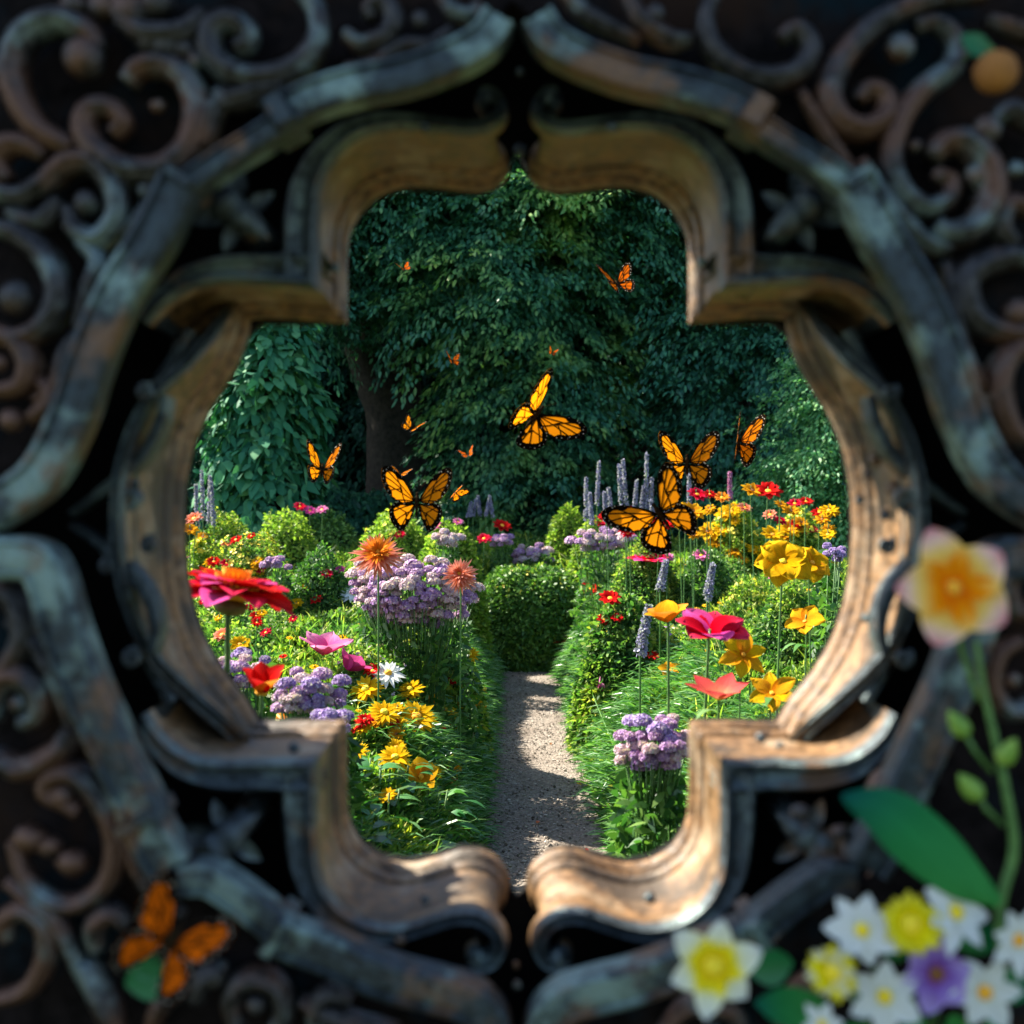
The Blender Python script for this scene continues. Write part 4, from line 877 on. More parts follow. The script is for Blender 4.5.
def butterfly(px, py, d, half, label, rot, fold=(35, 35), roll=0, org='w_org', group=None, twist=(0, 0), scl=(1, 1)):
    """half: wing length in picture units; rot: euler of body frame (wing plane XY -> facing camera when x=90)"""
    c = P(px, py, d); s = half / FPX * d / 1.1; root = empty('butterfly', c, label, 'butterfly', group)
    B = Matrix.Rotation(R(roll), 3, 'Y') @ (Matrix.Rotation(R(rot[2]), 3, 'Z') @ Matrix.Rotation(R(90 + rot[0]), 3, 'X'))
    for si, (mir, fo, tw, sc) in enumerate(((-1, fold[0], twist[0], scl[0]), (1, fold[1], twist[1], scl[1]))):
        wr = B @ Matrix.Rotation(R(-mir * fo), 3, 'Y') @ Matrix.Rotation(R(tw), 3, 'Z')
        o1 = B @ Vector((mir * .03 * s, .04 * s, 0)); o2 = B @ Vector((mir * .03 * s, -.02 * s, -.012 * s))
        wing_mesh(FW, s * sc, mir, wr, o1, org, 7, .20, .97).build('forewing', [M['w_blk'], M[org], M['w_wht']], root, smooth=False)
        wing_mesh(HW, s * sc * .98, mir, wr, o2, org, 7, .12, .97).build('hindwing', [M['w_blk'], M[org], M['w_wht']], root, smooth=False)
    mb = MB(); ys_ = np.linspace(-.38, .22, 9); rd = [.015, .03, .038, .042, .05, .062, .066, .05, .03]
    mb.tube([B @ Vector((0, y * s, .02 * s)) for y in ys_], [q * s for q in rd], 10); mb.ball(B @ Vector((0, .25 * s, .02 * s)), .045 * s); mb.build('body', M['body'], root)
    mb = MB()
    for mir in (-1, 1): mb.tube([B @ Vector((mir * .02 * s, .28 * s, .03 * s)), B @ Vector((mir * .10 * s, .42 * s, .06 * s)), B @ Vector((mir * .20 * s, .54 * s, .06 * s))], [.006 * s, .005 * s, .012 * s], 5)
    mb.build('antennae', M['body'], root)
    return root
butterfly(417, 503, 3.4, 41, 'large orange butterfly with spread wings above the lilac bush', (-5, 0, 0), (18, 20), 2)
butterfly(536, 415, 3.4, 45, 'orange butterfly flying tilted in front of the central tree', (0, 0, 10), (48, 10), 40, twist=(-8, -22))
butterfly(687, 464, 3.6, 37, 'upper orange butterfly of the close pair at right', (-5, 0, 0), (25, 25), 0)
butterfly(660, 514, 3.3, 50, 'lower and larger orange butterfly of the close pair', (5, 0, -5), (8, 35), -35, twist=(8, 0))
butterfly(738, 443, 3.9, 34, 'narrow upright orange butterfly against the dark right trees', (0, 0, 10), (66, 58), 6)
butterfly(322, 470, 4.0, 28, 'side on orange butterfly near the vine covered column', (-30, 0, 10), (42, 50), 8)
butterfly(617, 284, 5.5, 24, 'pinkish orange butterfly high at the upper right', (-35, 0, 20), (30, 25), -10, org='w_red')
butterfly(411, 429, 6.5, 15, 'small orange butterfly in front of the dark leaning trunk', (-60, 0, -20), (50, 20), 10)
butterfly(452, 361, 7.5, 11, 'small tan butterfly left of the central tree', (-50, 0, 40), (20, 40), 20, org='w_red')
butterfly(404, 269, 8.0, 10, 'small dim butterfly high among the upper left leaves', (-50, 0, 20), (40, 20), -20, org='w_red')
butterfly(552, 353, 8.0, 7, 'tiny orange butterfly over the central tree foliage', (-40, 0, 0), (40, 30), 20, org='w_red')
butterfly(455, 492, 6.0, 13, 'small yellow butterfly right of the large left one', (0, 0, 50), (50, 30), 40)
butterfly(468, 455, 8.0, 11, 'faint tan butterfly above the larkspurs at the central tree', (-60, 0, 0), (30, 30), -20, org='w_red')
butterfly(400, 474, 6.5, 13, 'small butterfly just behind the top of the large left one', (-70, 0, 0), (20, 20), 10)

# ================================================================== THE CARVED FRAME
frame = empty('carved_frame', (0, 1.3, 0), 'ornate dark carved quatrefoil window frame with scrolls surrounding the garden view', 'frame')
FO = Vector(frame.location)
MX = 1036.0
def to_w(p, d): q = P(p[0], p[1], d); return np.array([q.x, q.z])
def ribbon(name, rear, widths, yf, yr, mirror=False, depth_px=1.5, corners=(), mats=None, profile='lobe', label=None, offs=None):
    """rear: points (px at distance depth_px) of the side facing the opening; the moulding has thickness widths (m) away from it"""
    pts = [(MX - a, b) for a, b in rear] if mirror else list(rear)
    # spline by runs between corners
    runs = []; st = 0
    for c in list(corners) + [len(pts) - 1]:
        runs.append((st, c)); st = c
    P2 = []; Wd = []; iscorner = []
    for (a, b) in runs:
        seg = spline([to_w(p, depth_px) for p in pts[a:b + 1]], 7); m_ = len(seg)
        wv = np.interp(np.linspace(a, b, m_), range(len(pts)), widths)
        if P2: seg = seg[1:]; wv = wv[1:]
        P2 += seg; Wd += list(wv)
    P2 = np.array(P2); n = len(P2)
    nrm = np.zeros((n, 2))
    for i in range(n):
        a = P2[i] - P2[max(i - 1, 0)] if i > 0 else P2[1] - P2[0]; b = P2[min(i + 1, n - 1)] - P2[i] if i < n - 1 else a
        a = a / np.linalg.norm(a); b = b / np.linalg.norm(b)
        na = np.array([a[1], -a[0]]); nb = np.array([b[1], -b[0]]); m_ = na + nb; m_ /= max(np.linalg.norm(m_), 1e-6)
        nrm[i] = m_ / max(.55, m_.dot(na))
    if mirror: nrm = -nrm
    yfl = None
    if hasattr(yf, '__len__'): yfl = np.interp(np.linspace(0, 1, n), np.linspace(0, 1, len(yf)), yf)
    yf0 = yf
    def sec(w, yf=None):
        yf = yf0 if yf is None else yf
        D = yr - yf
        if profile == 'lobe':
            s1 = [(0, yr), (-.003, yr - .006), (-.004, yr - .016), (.001, yr - .024), (.010, yr - .028), (.014, yr - .036), (.010, yr - .043), (.002, yr - .048), (-.001, yr - .056), (.002, yr - .064), (.007, yr - .066),
                  (.010, yr - .072 - (D - .072) * .2), (.012, yr - .072 - (D - .072) * .5), (.009, yr - .072 - (D - .072) * .68), (.002, yr - .072 - (D - .072) * .76), (-.003, yr - .072 - (D - .072) * .82), (-.002, yr - .072 - (D - .072) * .90)]
            s2 = [(0.0, yf + .006), (.10 * w, yf), (.22 * w, yf + .001), (.32 * w, yf + .008), (.45 * w, yf + .011), (.60 * w, yf + .009), (.70 * w, yf + .002), (.82 * w, yf - .001), (.94 * w, yf + .003), (w, yf + .012)]
            s3 = [(w * .98, yf + D * .3), (w * .98, yr - .001)]
            return s1, s2, s3
        s1 = [(0, yr), (0, yr - D * .5), (0, yf + .006)]; s2 = [(.06 * w, yf + .001), (.16 * w, yf), (.22 * w, yf + .005), (.5 * w, yf + .003), (.78 * w, yf + .005), (.84 * w, yf), (.94 * w, yf + .001), (w, yf + .006)]; s3 = [(w, yr)]
        return s1, s2, s3
    vs = []; K = None
    if offs is not None: offl = np.interp(np.linspace(0, len(offs) - 1, n), range(len(offs)), offs)
    for i in range(n):
        s1, s2, s3 = sec(Wd[i], None if yfl is None else yfl[i]); al = s1 + s2 + s3; K = len(al); k1, k2 = len(s1), len(s1) + len(s2)
        for u, y in al:
            if offs is not None: u = u + offl[i]
            q = P2[i] + nrm[i] * u; vs.append(Vector((q[0], y, q[1])) - FO)
    fs = []; mb = MB(); mb.v = [tuple(v) for v in vs]
    for i in range(n - 1):
        for k in range(K):
            k2_ = (k + 1) % K; f = [i * K + k, (i + 1) * K + k, (i + 1) * K + k2_, i * K + k2_]
            mb.f.append(f[::-1] if mirror else f); mb.m.append(0 if (k1 - 2 < k) else 1)
    mb.f.append(list(range(K))); mb.m.append(0); mb.f.append([(n - 1) * K + k for k in range(K)][::-1]); mb.m.append(0)
    o = mb.build(name, mats or [M['front'], M['reveal']], frame, sharp=50)
    bm = bmesh.new(); bm.from_mesh(o.data); bmesh.ops.recalc_face_normals(bm, faces=bm.faces); bm.to_mesh(o.data); bm.free()
    return o

YF, YR = 1.26, 1.50
# rear outlines (travelling so that 'away from the opening' lies on the same side)
top = [(489, 172), (483, 163), (487, 154), (497, 155), (505, 164), (506, 176), (497, 186), (478, 191), (455, 189), (428, 186), (403, 187), (380, 195), (362, 211), (350, 232), (346, 258), (346, 322), (310, 319), (270, 317), (240, 322), (217, 336), (202, 352)]
topw = [.008, .009, .010, .010, .011, .012, .013, .013, .013, .014, .017, .021, .026, .031, .036, .040, .036, .030, .024, .016, .006]
bot = [(202, 682), (215, 702), (238, 718), (266, 723), (305, 722), (346, 722), (346, 790), (350, 822), (364, 845), (386, 859), (412, 863), (438, 857), (464, 849), (486, 851), (502, 863), (507, 880), (500, 895), (486, 900), (475, 893), (476, 883), (483, 881)]
botw = [.006, .018, .028, .034, .036, .040, .036, .030, .024, .020, .017, .016, .016, .016, .016, .016, .015, .013, .011, .009, .007]
side = [(252, 312), (248, 335), (240, 358), (226, 384), (208, 412), (194, 446), (186, 485), (184, 530), (187, 575), (194, 610), (206, 642), (224, 672), (246, 700), (262, 728)]
sidew = [.012, .012, .013, .014, .014, .012, .012, .012, .012, .013, .016, .018, .020, .022]
for mir in (False, True):
    ribbon('scroll_moulding', top, topw, YF, YR, mir, corners=(15,))
    ribbon('scroll_moulding', bot, botw, YF, YR, mir, corners=(5,))
    ribbon('outer_bead', top[7:], [.010] * 14, 1.33, 1.40, mir, corners=(8,), profile='rail', mats=[M['front'], M['front']], offs=[w + .006 for w in topw[7:]])
    ribbon('outer_bead', bot[:13], [.010] * 13, 1.33, 1.40, mir, corners=(5,), profile='rail', mats=[M['front'], M['front']], offs=[w + .006 for w in botw[:13]])
    ribbon('side_bead', side[2:12], [.012] * 10, 1.33, 1.42, mir, profile='rail', mats=[M['front'], M['front']], offs=[.018] * 10)
    ribbon('side_moulding', side, sidew, [1.42, 1.38, 1.35, 1.32, 1.28, 1.26, 1.25, 1.25, 1.26, 1.28, 1.31, 1.35, 1.38, 1.42], 1.498, mir)
    # crescent fronds outside the side lobes
    ribbon('frond_moulding', [(168, 396), (163, 425), (143, 462), (108, 492), (70, 516)], [.010, .013, .014, .012, .006], 1.27, 1.30, mir, depth_px=1.27, profile='rail', mats=[M['front'], M['front']])
    ribbon('frond_moulding', [(70, 522), (112, 548), (146, 582), (160, 620), (155, 655)], [.006, .013, .016, .015, .010], 1.27, 1.30, mir, depth_px=1.27, profile='rail', mats=[M['front'], M['front']])

# outer rails: bars that run along the inner side
def rail(pts, w0, mir, yf=1.13, yr=1.165): 
    return ribbon('rail', pts, [w0 / FPX * yf] * len(pts), yf, yr, mir, depth_px=yf, profile='rail', mats=[M['rail'], M['rail']])
rails = [([(514, 22), (500, 44), (478, 60), (450, 73), (406, 88), (356, 98), (310, 113), (284, 130)], 36),
         ([(290, 127), (262, 146), (226, 168), (186, 196)], 26),
         ([(196, 186), (170, 240), (132, 302), (105, 365), (85, 425), (50, 490), (-5, 530)], 43),
         ([(-10, 536), (32, 538), (60, 562), (80, 625), (100, 680), (119, 722), (141, 770), (162, 812)], 45),
         ([(156, 800), (166, 825), (186, 860)], 47),
         ([(176, 866), (205, 866), (228, 876), (262, 900), (296, 928)], 34),
         ([(286, 922), (331, 938), (370, 955), (406, 968), (445, 978), (481, 990), (506, 1016), (514, 1050)], 42)]
for mir in (False, True):
    for pts, w0 in rails: rail(pts, w0, mir)
    # joint blocks and caps
    for (x, y, a, L, wd) in [(280, 112, -30, 15, 20), (180, 178, -55, 7, 20), (137, 822, 62, 7, 26), (275, 937, 30, 8, 24)]:
        X_ = MX - x if mir else x; an = R(-a if not mir else a)
        c = P(X_, y, 1.135) - FO; mb = MB(); t = Vector((math.cos(an), 0, math.sin(an))); nn = Vector((-t.z, 0, t.x))
        hl = L / FPX * 1.13; hw_ = wd / FPX * 1.13; vs = []
        for (u, v_, y_) in [(-1, -1, .05), (1, -1, .05), (1, 1, .05), (-1, 1, .05), (-1, -1, 0), (1, -1, 0), (1, 1, 0), (-1, 1, 0), (-.6, -.75, -.012), (.6, -.75, -.012), (.6, .75, -.012), (-.6, .75, -.012)]:
            vs.append(c + t * hl * u + nn * hw_ * v_ + Vector((0, y_, 0)))
        mb.add(vs, [[0, 1, 5, 4], [1, 2, 6, 5], [2, 3, 7, 6], [3, 0, 4, 7], [4, 5, 9, 8], [5, 6, 10, 9], [6, 7, 11, 10], [7, 4, 8, 11], [8, 9, 10, 11]])
        mb.build('rail_joint', M['rail'], frame, sharp=30)
    # volute eyes at the curled ends
    for (x, y, r) in [(487, 97, 8), (477, 958, 10)]:
        X_ = MX - x if mir else x; mb = MB(); mb.ball(P(X_, y, 1.27) - FO, r / FPX * 1.27, (1, .8, 1)); mb.build('volute_eye', M['front'], frame)
    # bud ornaments in the spandrels
    for (x, y, a) in [(240, 214, 40), (228, 838, -38)]:
        X_ = MX - x if mir else x; sg = -1 if mir else 1; c = P(X_, y, 1.22) - FO; an = R(-a) * sg
        t = Vector((math.cos(an) * sg, 0, math.sin(an) * sg)) ; mb = MB(); k = 14
        rd = [.004, .013, .017, .018, .015, .012, .0145, .0145, .012, .010, .008, .006, .003, .001]
        mb.tube([c + t * (-.032 + .075 * i / (k - 1)) for i in range(k)], [q * 1.15 for q in rd], 14); mb.build('bud_ornament', M['front'], frame)
        for sgn in (-1, 1):
            mb = MB(); a2 = math.atan2(t.z, t.x) + sgn * 2.2; petal_geo(mb, Matrix.Rotation(R(90), 3, 'X'), a2, .055, .026, .35, -.5, .35, .6, off=c + Vector((0, .008, 0)) - t * .008); mb.build('carved_leaf', M['front'], frame)
            mb = MB(); a2 = math.atan2(t.z, t.x) + sgn * 1.35; petal_geo(mb, Matrix.Rotation(R(90), 3, 'X'), a2, .045, .02, .35, -.5, .35, .6, off=c + Vector((0, .014, 0))); mb.build('carved_leaf', M['front'], frame)
        b0 = c + Vector((0, .03, 0)); mb = MB(); mb.tube([b0 - t * .05, b0, b0 + Vector((0, .2, 0))], [.012, .016, .02], 10); mb.build('bud_bracket', M['front'], frame)
    # small volutes and knobs beside the side lobes
    for (x, y, r, d) in [(131, 498, 15, 1.28), (120, 512, 9, 1.27), (118, 552, 14, 1.28), (150, 545, 9, 1.30), (146, 392, 9, 1.26), (133, 658, 10, 1.27), (108, 566, 8, 1.26)]:
        X_ = MX - x if mir else x; c = P(X_, y, d) - FO; rr = r / FPX * d
        mb = MB(); pts = []; rad = []
        for i in range(26):
            t = i / 25; a = t * 9 * (-1 if mir else 1) + 1; q = rr * (1 - .8 * t); pts.append(c + Vector((math.cos(a) * q, -.012 * t, math.sin(a) * q))); rad.append(rr * .30 * (1 - .3 * t))
        mb.tube(pts, rad, 8); mb.ball(c + Vector((0, .004, 0)), rr * .8, (1, .5, 1)); mb.build('volute_knob', M['front'], frame)
# rivets on the mouldings
for (x, y, d, r) in [(520, 72, 1.3, 4), (425, 128, 1.25, 5), (612, 128, 1.25, 5), (400, 940, 1.25, 6), (294, 748, 1.34, 6), (761, 738, 1.33, 6), (650, 898, 1.30, 6), (719, 770, 1.32, 5), (866, 618, 1.40, 5), (880, 595, 1.38, 5),
        (335, 268, 1.36, 5), (702, 262, 1.36, 5), (875, 460, 1.33, 7), (868, 475, 1.33, 5), (893, 488, 1.31, 8), (905, 500, 1.3, 6), (860, 500, 1.33, 5), (885, 515, 1.31, 6), (517, 985, 1.3, 5), (516, 965, 1.3, 4), (520, 150, 1.47, 7), (425, 900, 1.28, 5), (780, 745, 1.28, 4), (590, 915, 1.26, 5)]:
    mb = MB(); mb.ball(P(x, y, d) - FO, r / FPX * d, nu=10, nv=7); mb.build('rivet', M['front'], frame)

# back plate with the opening (and two peep holes each side), outer panel with a larger opening
def plate(name, loops, y, th, mat):
    cu = bpy.data.curves.new('tmp', 'CURVE'); cu.dimensions = '2D'; cu.fill_mode = 'BOTH'; cu.extrude = th / 2
    for lp in loops:
        sp = cu.splines.new('POLY'); sp.points.add(len(lp) - 1); sp.use_cyclic_u = True
        for i, (a, b) in enumerate(lp): sp.points[i].co = (a, b, 0, 1)
    ob = bpy.data.objects.new('tmp', cu); COL.objects.link(ob); dg = bpy.context.evaluated_depsgraph_get(); me = bpy.data.meshes.new_from_object(ob.evaluated_get(dg))
    bpy.data.objects.remove(ob)
    for v_ in me.vertices: a, b, c = v_.co; v_.co = (a, y + c - FO.y, b - FO.z)
    me.materials.clear(); me.materials.append(mat); me.name = name
    for p in me.polygons: p.use_smooth = False
    o = bpy.data.objects.new(name, me); COL.objects.link(o); o.parent = frame; return o
def grow(pts, d, k): return [tuple(to_w((512 + (a - 512) * k, 512 + (b - 512) * k), d)) for a, b in pts]
left = top[4:20][:]  # from the curl down to the ledge
L_ = [(517, 146)] + top[5:16] + [(262, 322)] + side[1:13] + [(262, 722)] + bot[5:15] + [(508, 884), (517, 900)]
loop = [(a - 3 if a < 512 else a, b) for a, b in L_]
loop = loop + [(MX - a, b) for a, b in loop[::-1][1:-1]]
big = [(-2.2, 0.0), (2.2, 0.0), (2.2, 3.4), (-2.2, 3.4)]
peeps = [[(160, 374), (186, 356), (204, 332), (208, 312), (192, 318), (172, 342)], [(150, 668), (176, 672), (196, 690), (206, 712), (202, 742), (180, 730), (160, 705)]]
hol = [[tuple(to_w(p, 1.5)) for p in loop]] + [[tuple(to_w(p, 1.5)) for p in q] for q in peeps]
plate('back_plate', [big] + hol, 1.515, .02, M['void'])
edge = []
for pts, w0 in rails:
    seg = [p for p in spline([np.array(p, float) for p in pts], 3)]
    edge += [(min(p[0] - 12, 512), p[1] + (-12 if p[1] < 512 else 12)) for p in seg]
edge = [p for p in edge if p[0] > -30]
# keep it simple: clean ordered outline lying under the rails
edge = [(512, 0), (488, 30), (452, 50), (402, 66), (345, 76), (275, 104), (230, 136), (170, 180), (140, 225), (104, 290), (78, 350), (58, 405), (35, 450), (0, 500), (-40, 533),
        (0, 565), (28, 585), (48, 640), (68, 700), (95, 770), (135, 845), (172, 885), (210, 893), (265, 945), (320, 975), (380, 1000), (440, 1025), (490, 1050), (512, 1075)]
eo = [tuple(to_w(p, 1.2)) for p in [(a, b) for a, b in edge]]
er = [tuple(to_w((MX - a, b), 1.2)) for a, b in [(a, b) for a, b in edge]][::-1][1:-1]
plate('outer_panel', [big, eo + er], 1.225, .05, M['panel'])

# carved scrolls on the outer panel
def scroll(pts, w, bulb=None, d=1.165, mat='scroll', taper=True):
    p3 = spline([tuple(P(a, b, d) - FO) for a, b in pts], 6); n = len(p3); rr = 1.4 * w / FPX * d
    rad = [rr * (0.55 + .6 * math.sin(math.pi * (0.12 + .8 * i / (n - 1)))) if taper else rr for i in range(n)]
    mb = MB(); mb.tube(p3, rad, 12, flat=1.3)
    # raised rib along the crest
    mb.tube([Vector(q) + Vector((0, -rad[i] * 1.15, 0)) for i, q in enumerate(p3)], [q * .33 for q in rad], 6)
    if bulb: x, y, r = bulb; mb.ball(P(x, y, d - .006) - FO, r / FPX * d, (1, .9, 1), 16, 10)
    return mb.build('carved_scroll', M[mat], frame)
S = [
 ([(75, 150), (40, 130), (18, 95), (15, 60), (32, 32), (62, 22), (90, 34), (100, 52)], 10, (84, 58, 21)),
 ([(128, 84), (140, 70), (165, 66), (188, 82), (198, 112), (190, 148), (165, 170), (130, 172), (102, 156), (86, 132), (92, 112), (112, 110), (124, 124), (114, 136)], 10, None),
 ([(-10, 190), (20, 197), (45, 186), (68, 166), (95, 164), (116, 188), (118, 218), (98, 240), (75, 228), (70, 208)], 9, (87, 203, 13)),
 ([(8, 182), (-2, 162), (10, 146), (32, 148), (45, 158)], 8, None),
 ([(-10, 228), (22, 236), (50, 262), (60, 296), (46, 326), (18, 338), (-10, 328)], 9, (17, 298, 18)),
 ([(-10, 340), (15, 340), (30, 362), (22, 386), (-10, 392)], 8, (0, 363, 9)),
 ([(300, -12), (318, 14), (318, 42), (298, 68), (264, 80), (232, 74), (212, 54), (212, 32), (230, 22), (248, 32), (247, 46), (236, 48)], 9, None),
 ([(345, 34), (362, 45), (385, 38), (394, 20), (384, 4), (370, 8), (372, 20)], 7, None),
 ([(215, 95), (235, 100), (262, 92), (285, 88)], 8, (225, 100, 12)),
 ([(205, 150), (212, 115), (228, 98)], 8, None),
 ([(80, 240), (100, 262), (90, 290), (78, 330)], 7, None),
 ([(30, 420), (55, 400), (40, 380)], 7, (12, 420, 12)),
 # top right
 ([(985, -5), (930, 2), (880, 22), (845, 55), (828, 92), (838, 120), (862, 130), (884, 118), (884, 98), (868, 90), (858, 102)], 9, None),
 ([(915, 28), (935, 24), (955, 42), (950, 68), (922, 90), (900, 120), (890, 158), (900, 190), (925, 208), (948, 198), (950, 180), (936, 178)], 8, (900, 48, 15)),
 ([(930, 158), (944, 144), (966, 146), (984, 168), (988, 200), (972, 228), (948, 234), (934, 226)], 11, (978, 175, 15)),
 ([(780, 40), (796, 30), (810, 48), (800, 70), (772, 80), (738, 72), (712, 48), (705, 18), (716, -10)], 8, None),
 ([(1040, 262), (1005, 258), (970, 272), (962, 292), (972, 318), (1000, 332), (1040, 334)], 10, (1016, 312, 14)),
 ([(1040, 344), (1012, 352), (998, 376), (1000, 408), (1015, 436), (1040, 450)], 9, None),
 ([(1040, 130), (1010, 112), (992, 122)], 8, (986, 130, 15)),
 ([(625, -8), (640, 20), (668, 40), (692, 40)], 7, (655, 14, 10)),
 ([(800, 90), (830, 140), (870, 200)], 5, None),
 ([(560, -10), (590, 18), (640, 42)], 6, None),
 # bottom left
 ([(80, 812), (66, 802), (48, 792), (54, 776), (78, 774), (102, 800), (117, 838), (110, 878), (82, 902), (48, 898), (24, 872), (14, 840)], 8, (62, 796, 12)),
 ([(-8, 750), (22, 768), (58, 752), (72, 728)], 9, None),
 ([(-8, 720), (-4, 690), (16, 674), (38, 688), (40, 712), (22, 724)], 9, (18, 704, 9)),
 ([(-10, 580), (16, 602), (24, 636), (8, 668), (-10, 676)], 8, None),
 ([(8, 940), (8, 918), (26, 908), (46, 922), (48, 956), (28, 988), (-8, 1000)], 8, None),
 ([(98, 950), (96, 925), (112, 912), (128, 925)], 8, None),
 ([(85, 960), (105, 1000), (120, 1035)], 9, None),
 ([(240, 1030), (232, 1000), (248, 978), (276, 984), (284, 1012), (270, 1030)], 8, (256, 1004, 10)),
 ([(196, 1000), (206, 976), (226, 968)], 8, (214, 976, 12)),
 ([(320, 1035), (316, 1010), (330, 992), (352, 1000)], 7, None),
 ([(120, 20), (150, 36), (184, 34), (206, 14)], 9, (196, 60, 9)), ([(60, 200), (40, 222), (10, 212)], 7, None), ([(88, 330), (70, 350), (58, 388), (36, 402)], 7, (60, 372, 9)),
 ([(150, 200), (140, 222), (120, 236)], 6, (146, 190, 9)), ([(345, 70), (372, 66), (402, 48), (430, 46), (452, 30)], 6, (420, 20, 9)), ([(440, -5), (452, 12), (470, 16), (480, 4)], 6, None),
 ([(860, 160), (885, 200), (920, 240), (950, 250)], 7, (872, 186, 8)), ([(1040, 40), (1010, 30), (985, 20)], 7, None), ([(945, 262), (952, 300), (962, 350), (985, 392)], 6, None), ([(1035, 215), (1008, 205), (1000, 228), (1015, 245)], 8, None),
 ([(100, 760), (130, 850), (160, 900), (185, 915)], 6, None), ([(8, 880), (30, 895), (60, 925), (90, 990)], 7, (90, 900, 9)), ([(150, 1030), (165, 1000), (190, 990)], 7, None), ([(10, 620), (40, 650), (60, 690), (72, 730)], 6, None),
 ([(300, 1000), (350, 1020), (400, 1030)], 7, None),
 # bottom right, mostly lost in the dark
 ([(1036, 700), (1010, 712), (990, 690), (996, 655), (1020, 640)], 8, (1012, 680, 9)),
 ([(870, 800), (885, 780), (910, 786), (915, 812), (896, 830)], 8, (895, 806, 9)),
 ([(1036, 600), (1012, 612), (1006, 585), (1024, 566)], 8, None),
 ([(780, 1030), (800, 990), (840, 975), (870, 990)], 8, None), ([(660, 1035), (690, 1005), (730, 1010), (745, 1035)], 7, (712, 1030, 9)),
]
for pts, w, bulb in S: scroll(pts, w, bulb)
for (x, y, r) in [(150, 42, 14), (166, 46, 16), (185, 50, 12), (130, 12, 20), (105, 8, 16), (158, 4, 18), (75, 5, 13), (158, 106, 8), (30, 838, 16), (50, 846, 12), (73, 862, 15), (915, 146, 7), (1015, 170, 10), (940, 175, 9), (800, 812, 9), (840, 832, 8)]:
    mb = MB(); mb.ball(P(x, y, 1.165) - FO, r / FPX * 1.165, (1.1, .9, .9), 14, 9, wob=.2); mb.build('carved_bead', M['scroll'], frame)

# ================================================================== NEAR PLANTS ON THE FRAME
def near_bloom(px, py, d, r, label, n, mats, wr, cup, curl, ax=(0, -1, .1), cen='eyey', cr=.15, tip=.5, group=None, ph=0, layers=1, dish=.15, stem_to=None, sw=.002, name='flower', cat='flower', ruf=.05):
    c = P(px, py, d); rr = r / FPX * d; st = Vector(stem_to) if stem_to is not None else c + Vector((0, .08, -.03))
    root = empty(name, st, label, cat, group); oc = c - st; rm = basis(ax)
    for l in range(layers):
        for i in range(n):
            mb = MB(); petal_geo(mb, rm, ph + 2 * math.pi * (i + .5 * l) / n, rr * random.uniform(.88, 1.08), rr * wr * random.uniform(.85, 1.12), cup + .2 * l + random.uniform(-.12, .12), curl + random.uniform(-.15, .15), dish, tip, z0=rr * (.01 * (i % 2) + .03 * l), r0=rr * .03, off=oc, nu=9, nv=7, ruf=ruf)
            mb.build('petal', M[mats[i % len(mats)]], root)
    mb = MB(); mb.ball(oc + rm @ Vector((0, 0, rr * .05)), rr * cr, (1, 1, .5), mat=rm, wob=.2); mb.build('flower_centre', M[cen], root)
    mb = MB(); pts = spline([(0, 0, 0), tuple(oc * .5 + Vector((0, .012, 0))), tuple(oc - (rm @ Vector((0, 0, rr * .04))))], 6); mb.tube(pts, sw, 8); mb.build('stem', M['stem'], root)
    return root
near_bloom(953, 588, 1.02, 64, 'large blurred pink and orange lily in front of the right rail', 5, ('p_lily',), .82, .22, -.30, ax=(-.1, -1, .12), cen='eye', cr=.12, tip=.25, ph=.55, stem_to=P(978, 700, 1.08), sw=.003)
# lily stem with buds and big leaf
base = P(1000, 905, 1.05); root = empty('budding_stem', base, 'curving green stem with three buds and one long leaf at the lower right', 'plant')
mb = MB(); pts = spline([tuple(P(a, b, 1.05) - base) for a, b in [(1002, 960), (1000, 905), (1014, 850), (1006, 790), (994, 735), (984, 690), (976, 640)]], 6); mb.tube(pts, [.0055 - .003 * i / len(pts) for i in range(len(pts))], 10); mb.build('stem', M['stem'], root)
for (x, y, jx, jy, r) in [(958, 724, 992, 772, 12), (970, 787, 1003, 825, 13), (1008, 752, 998, 770, 12)]:
    c = P(x, y, 1.04) - base; j = P(jx, jy, 1.05) - base; mb = MB(); t = (c - j).normalized(); rr = r / FPX
    mb.tube([c + t * rr * q for q in (-1.4, -1.1, -.6, 0, .6, 1.1, 1.5)], [rr * q for q in (.15, .6, .85, .8, .6, .35, .08)], 10); mb.build('bud', M['bud'], root)
    mb = MB(); mb.tube([j, (j + c) * .5 + Vector((0, 0, -.003)), c - t * rr * 1.3], .0022, 8); mb.build('bud_stalk', M['stem'], root)
mb = MB(); vs = []; uv = []; fs = []; spine = spline([(1000, 903), (965, 880), (925, 845), (885, 812), (842, 796)], 5); n = len(spine)
for i, p in enumerate(spine):
    t = i / (n - 1); t2 = spine[min(i + 1, n - 1)] - spine[max(i - 1, 0)]; t2 = t2 / np.linalg.norm(t2); nn = np.array([-t2[1], t2[0]]); w = 30 * math.sin(math.pi * min(1, .04 + t ** 1.15 * .94)) ** .8
    for s in (-1, -.5, 0, .5, 1):
        q = p + nn * w * s; vs.append(P(q[0], q[1], 1.03 - .02 * t + .012 * (s * s) * 1 + .01 * s) - base); uv.append((t, s))
for i in range(n - 1):
    for k in range(4): fs.append([i * 5 + k, i * 5 + k + 1, (i + 1) * 5 + k + 1, (i + 1) * 5 + k])
mb.add(vs, fs, 0, uv); mb.build('leaf', M['bigleaf'], root)
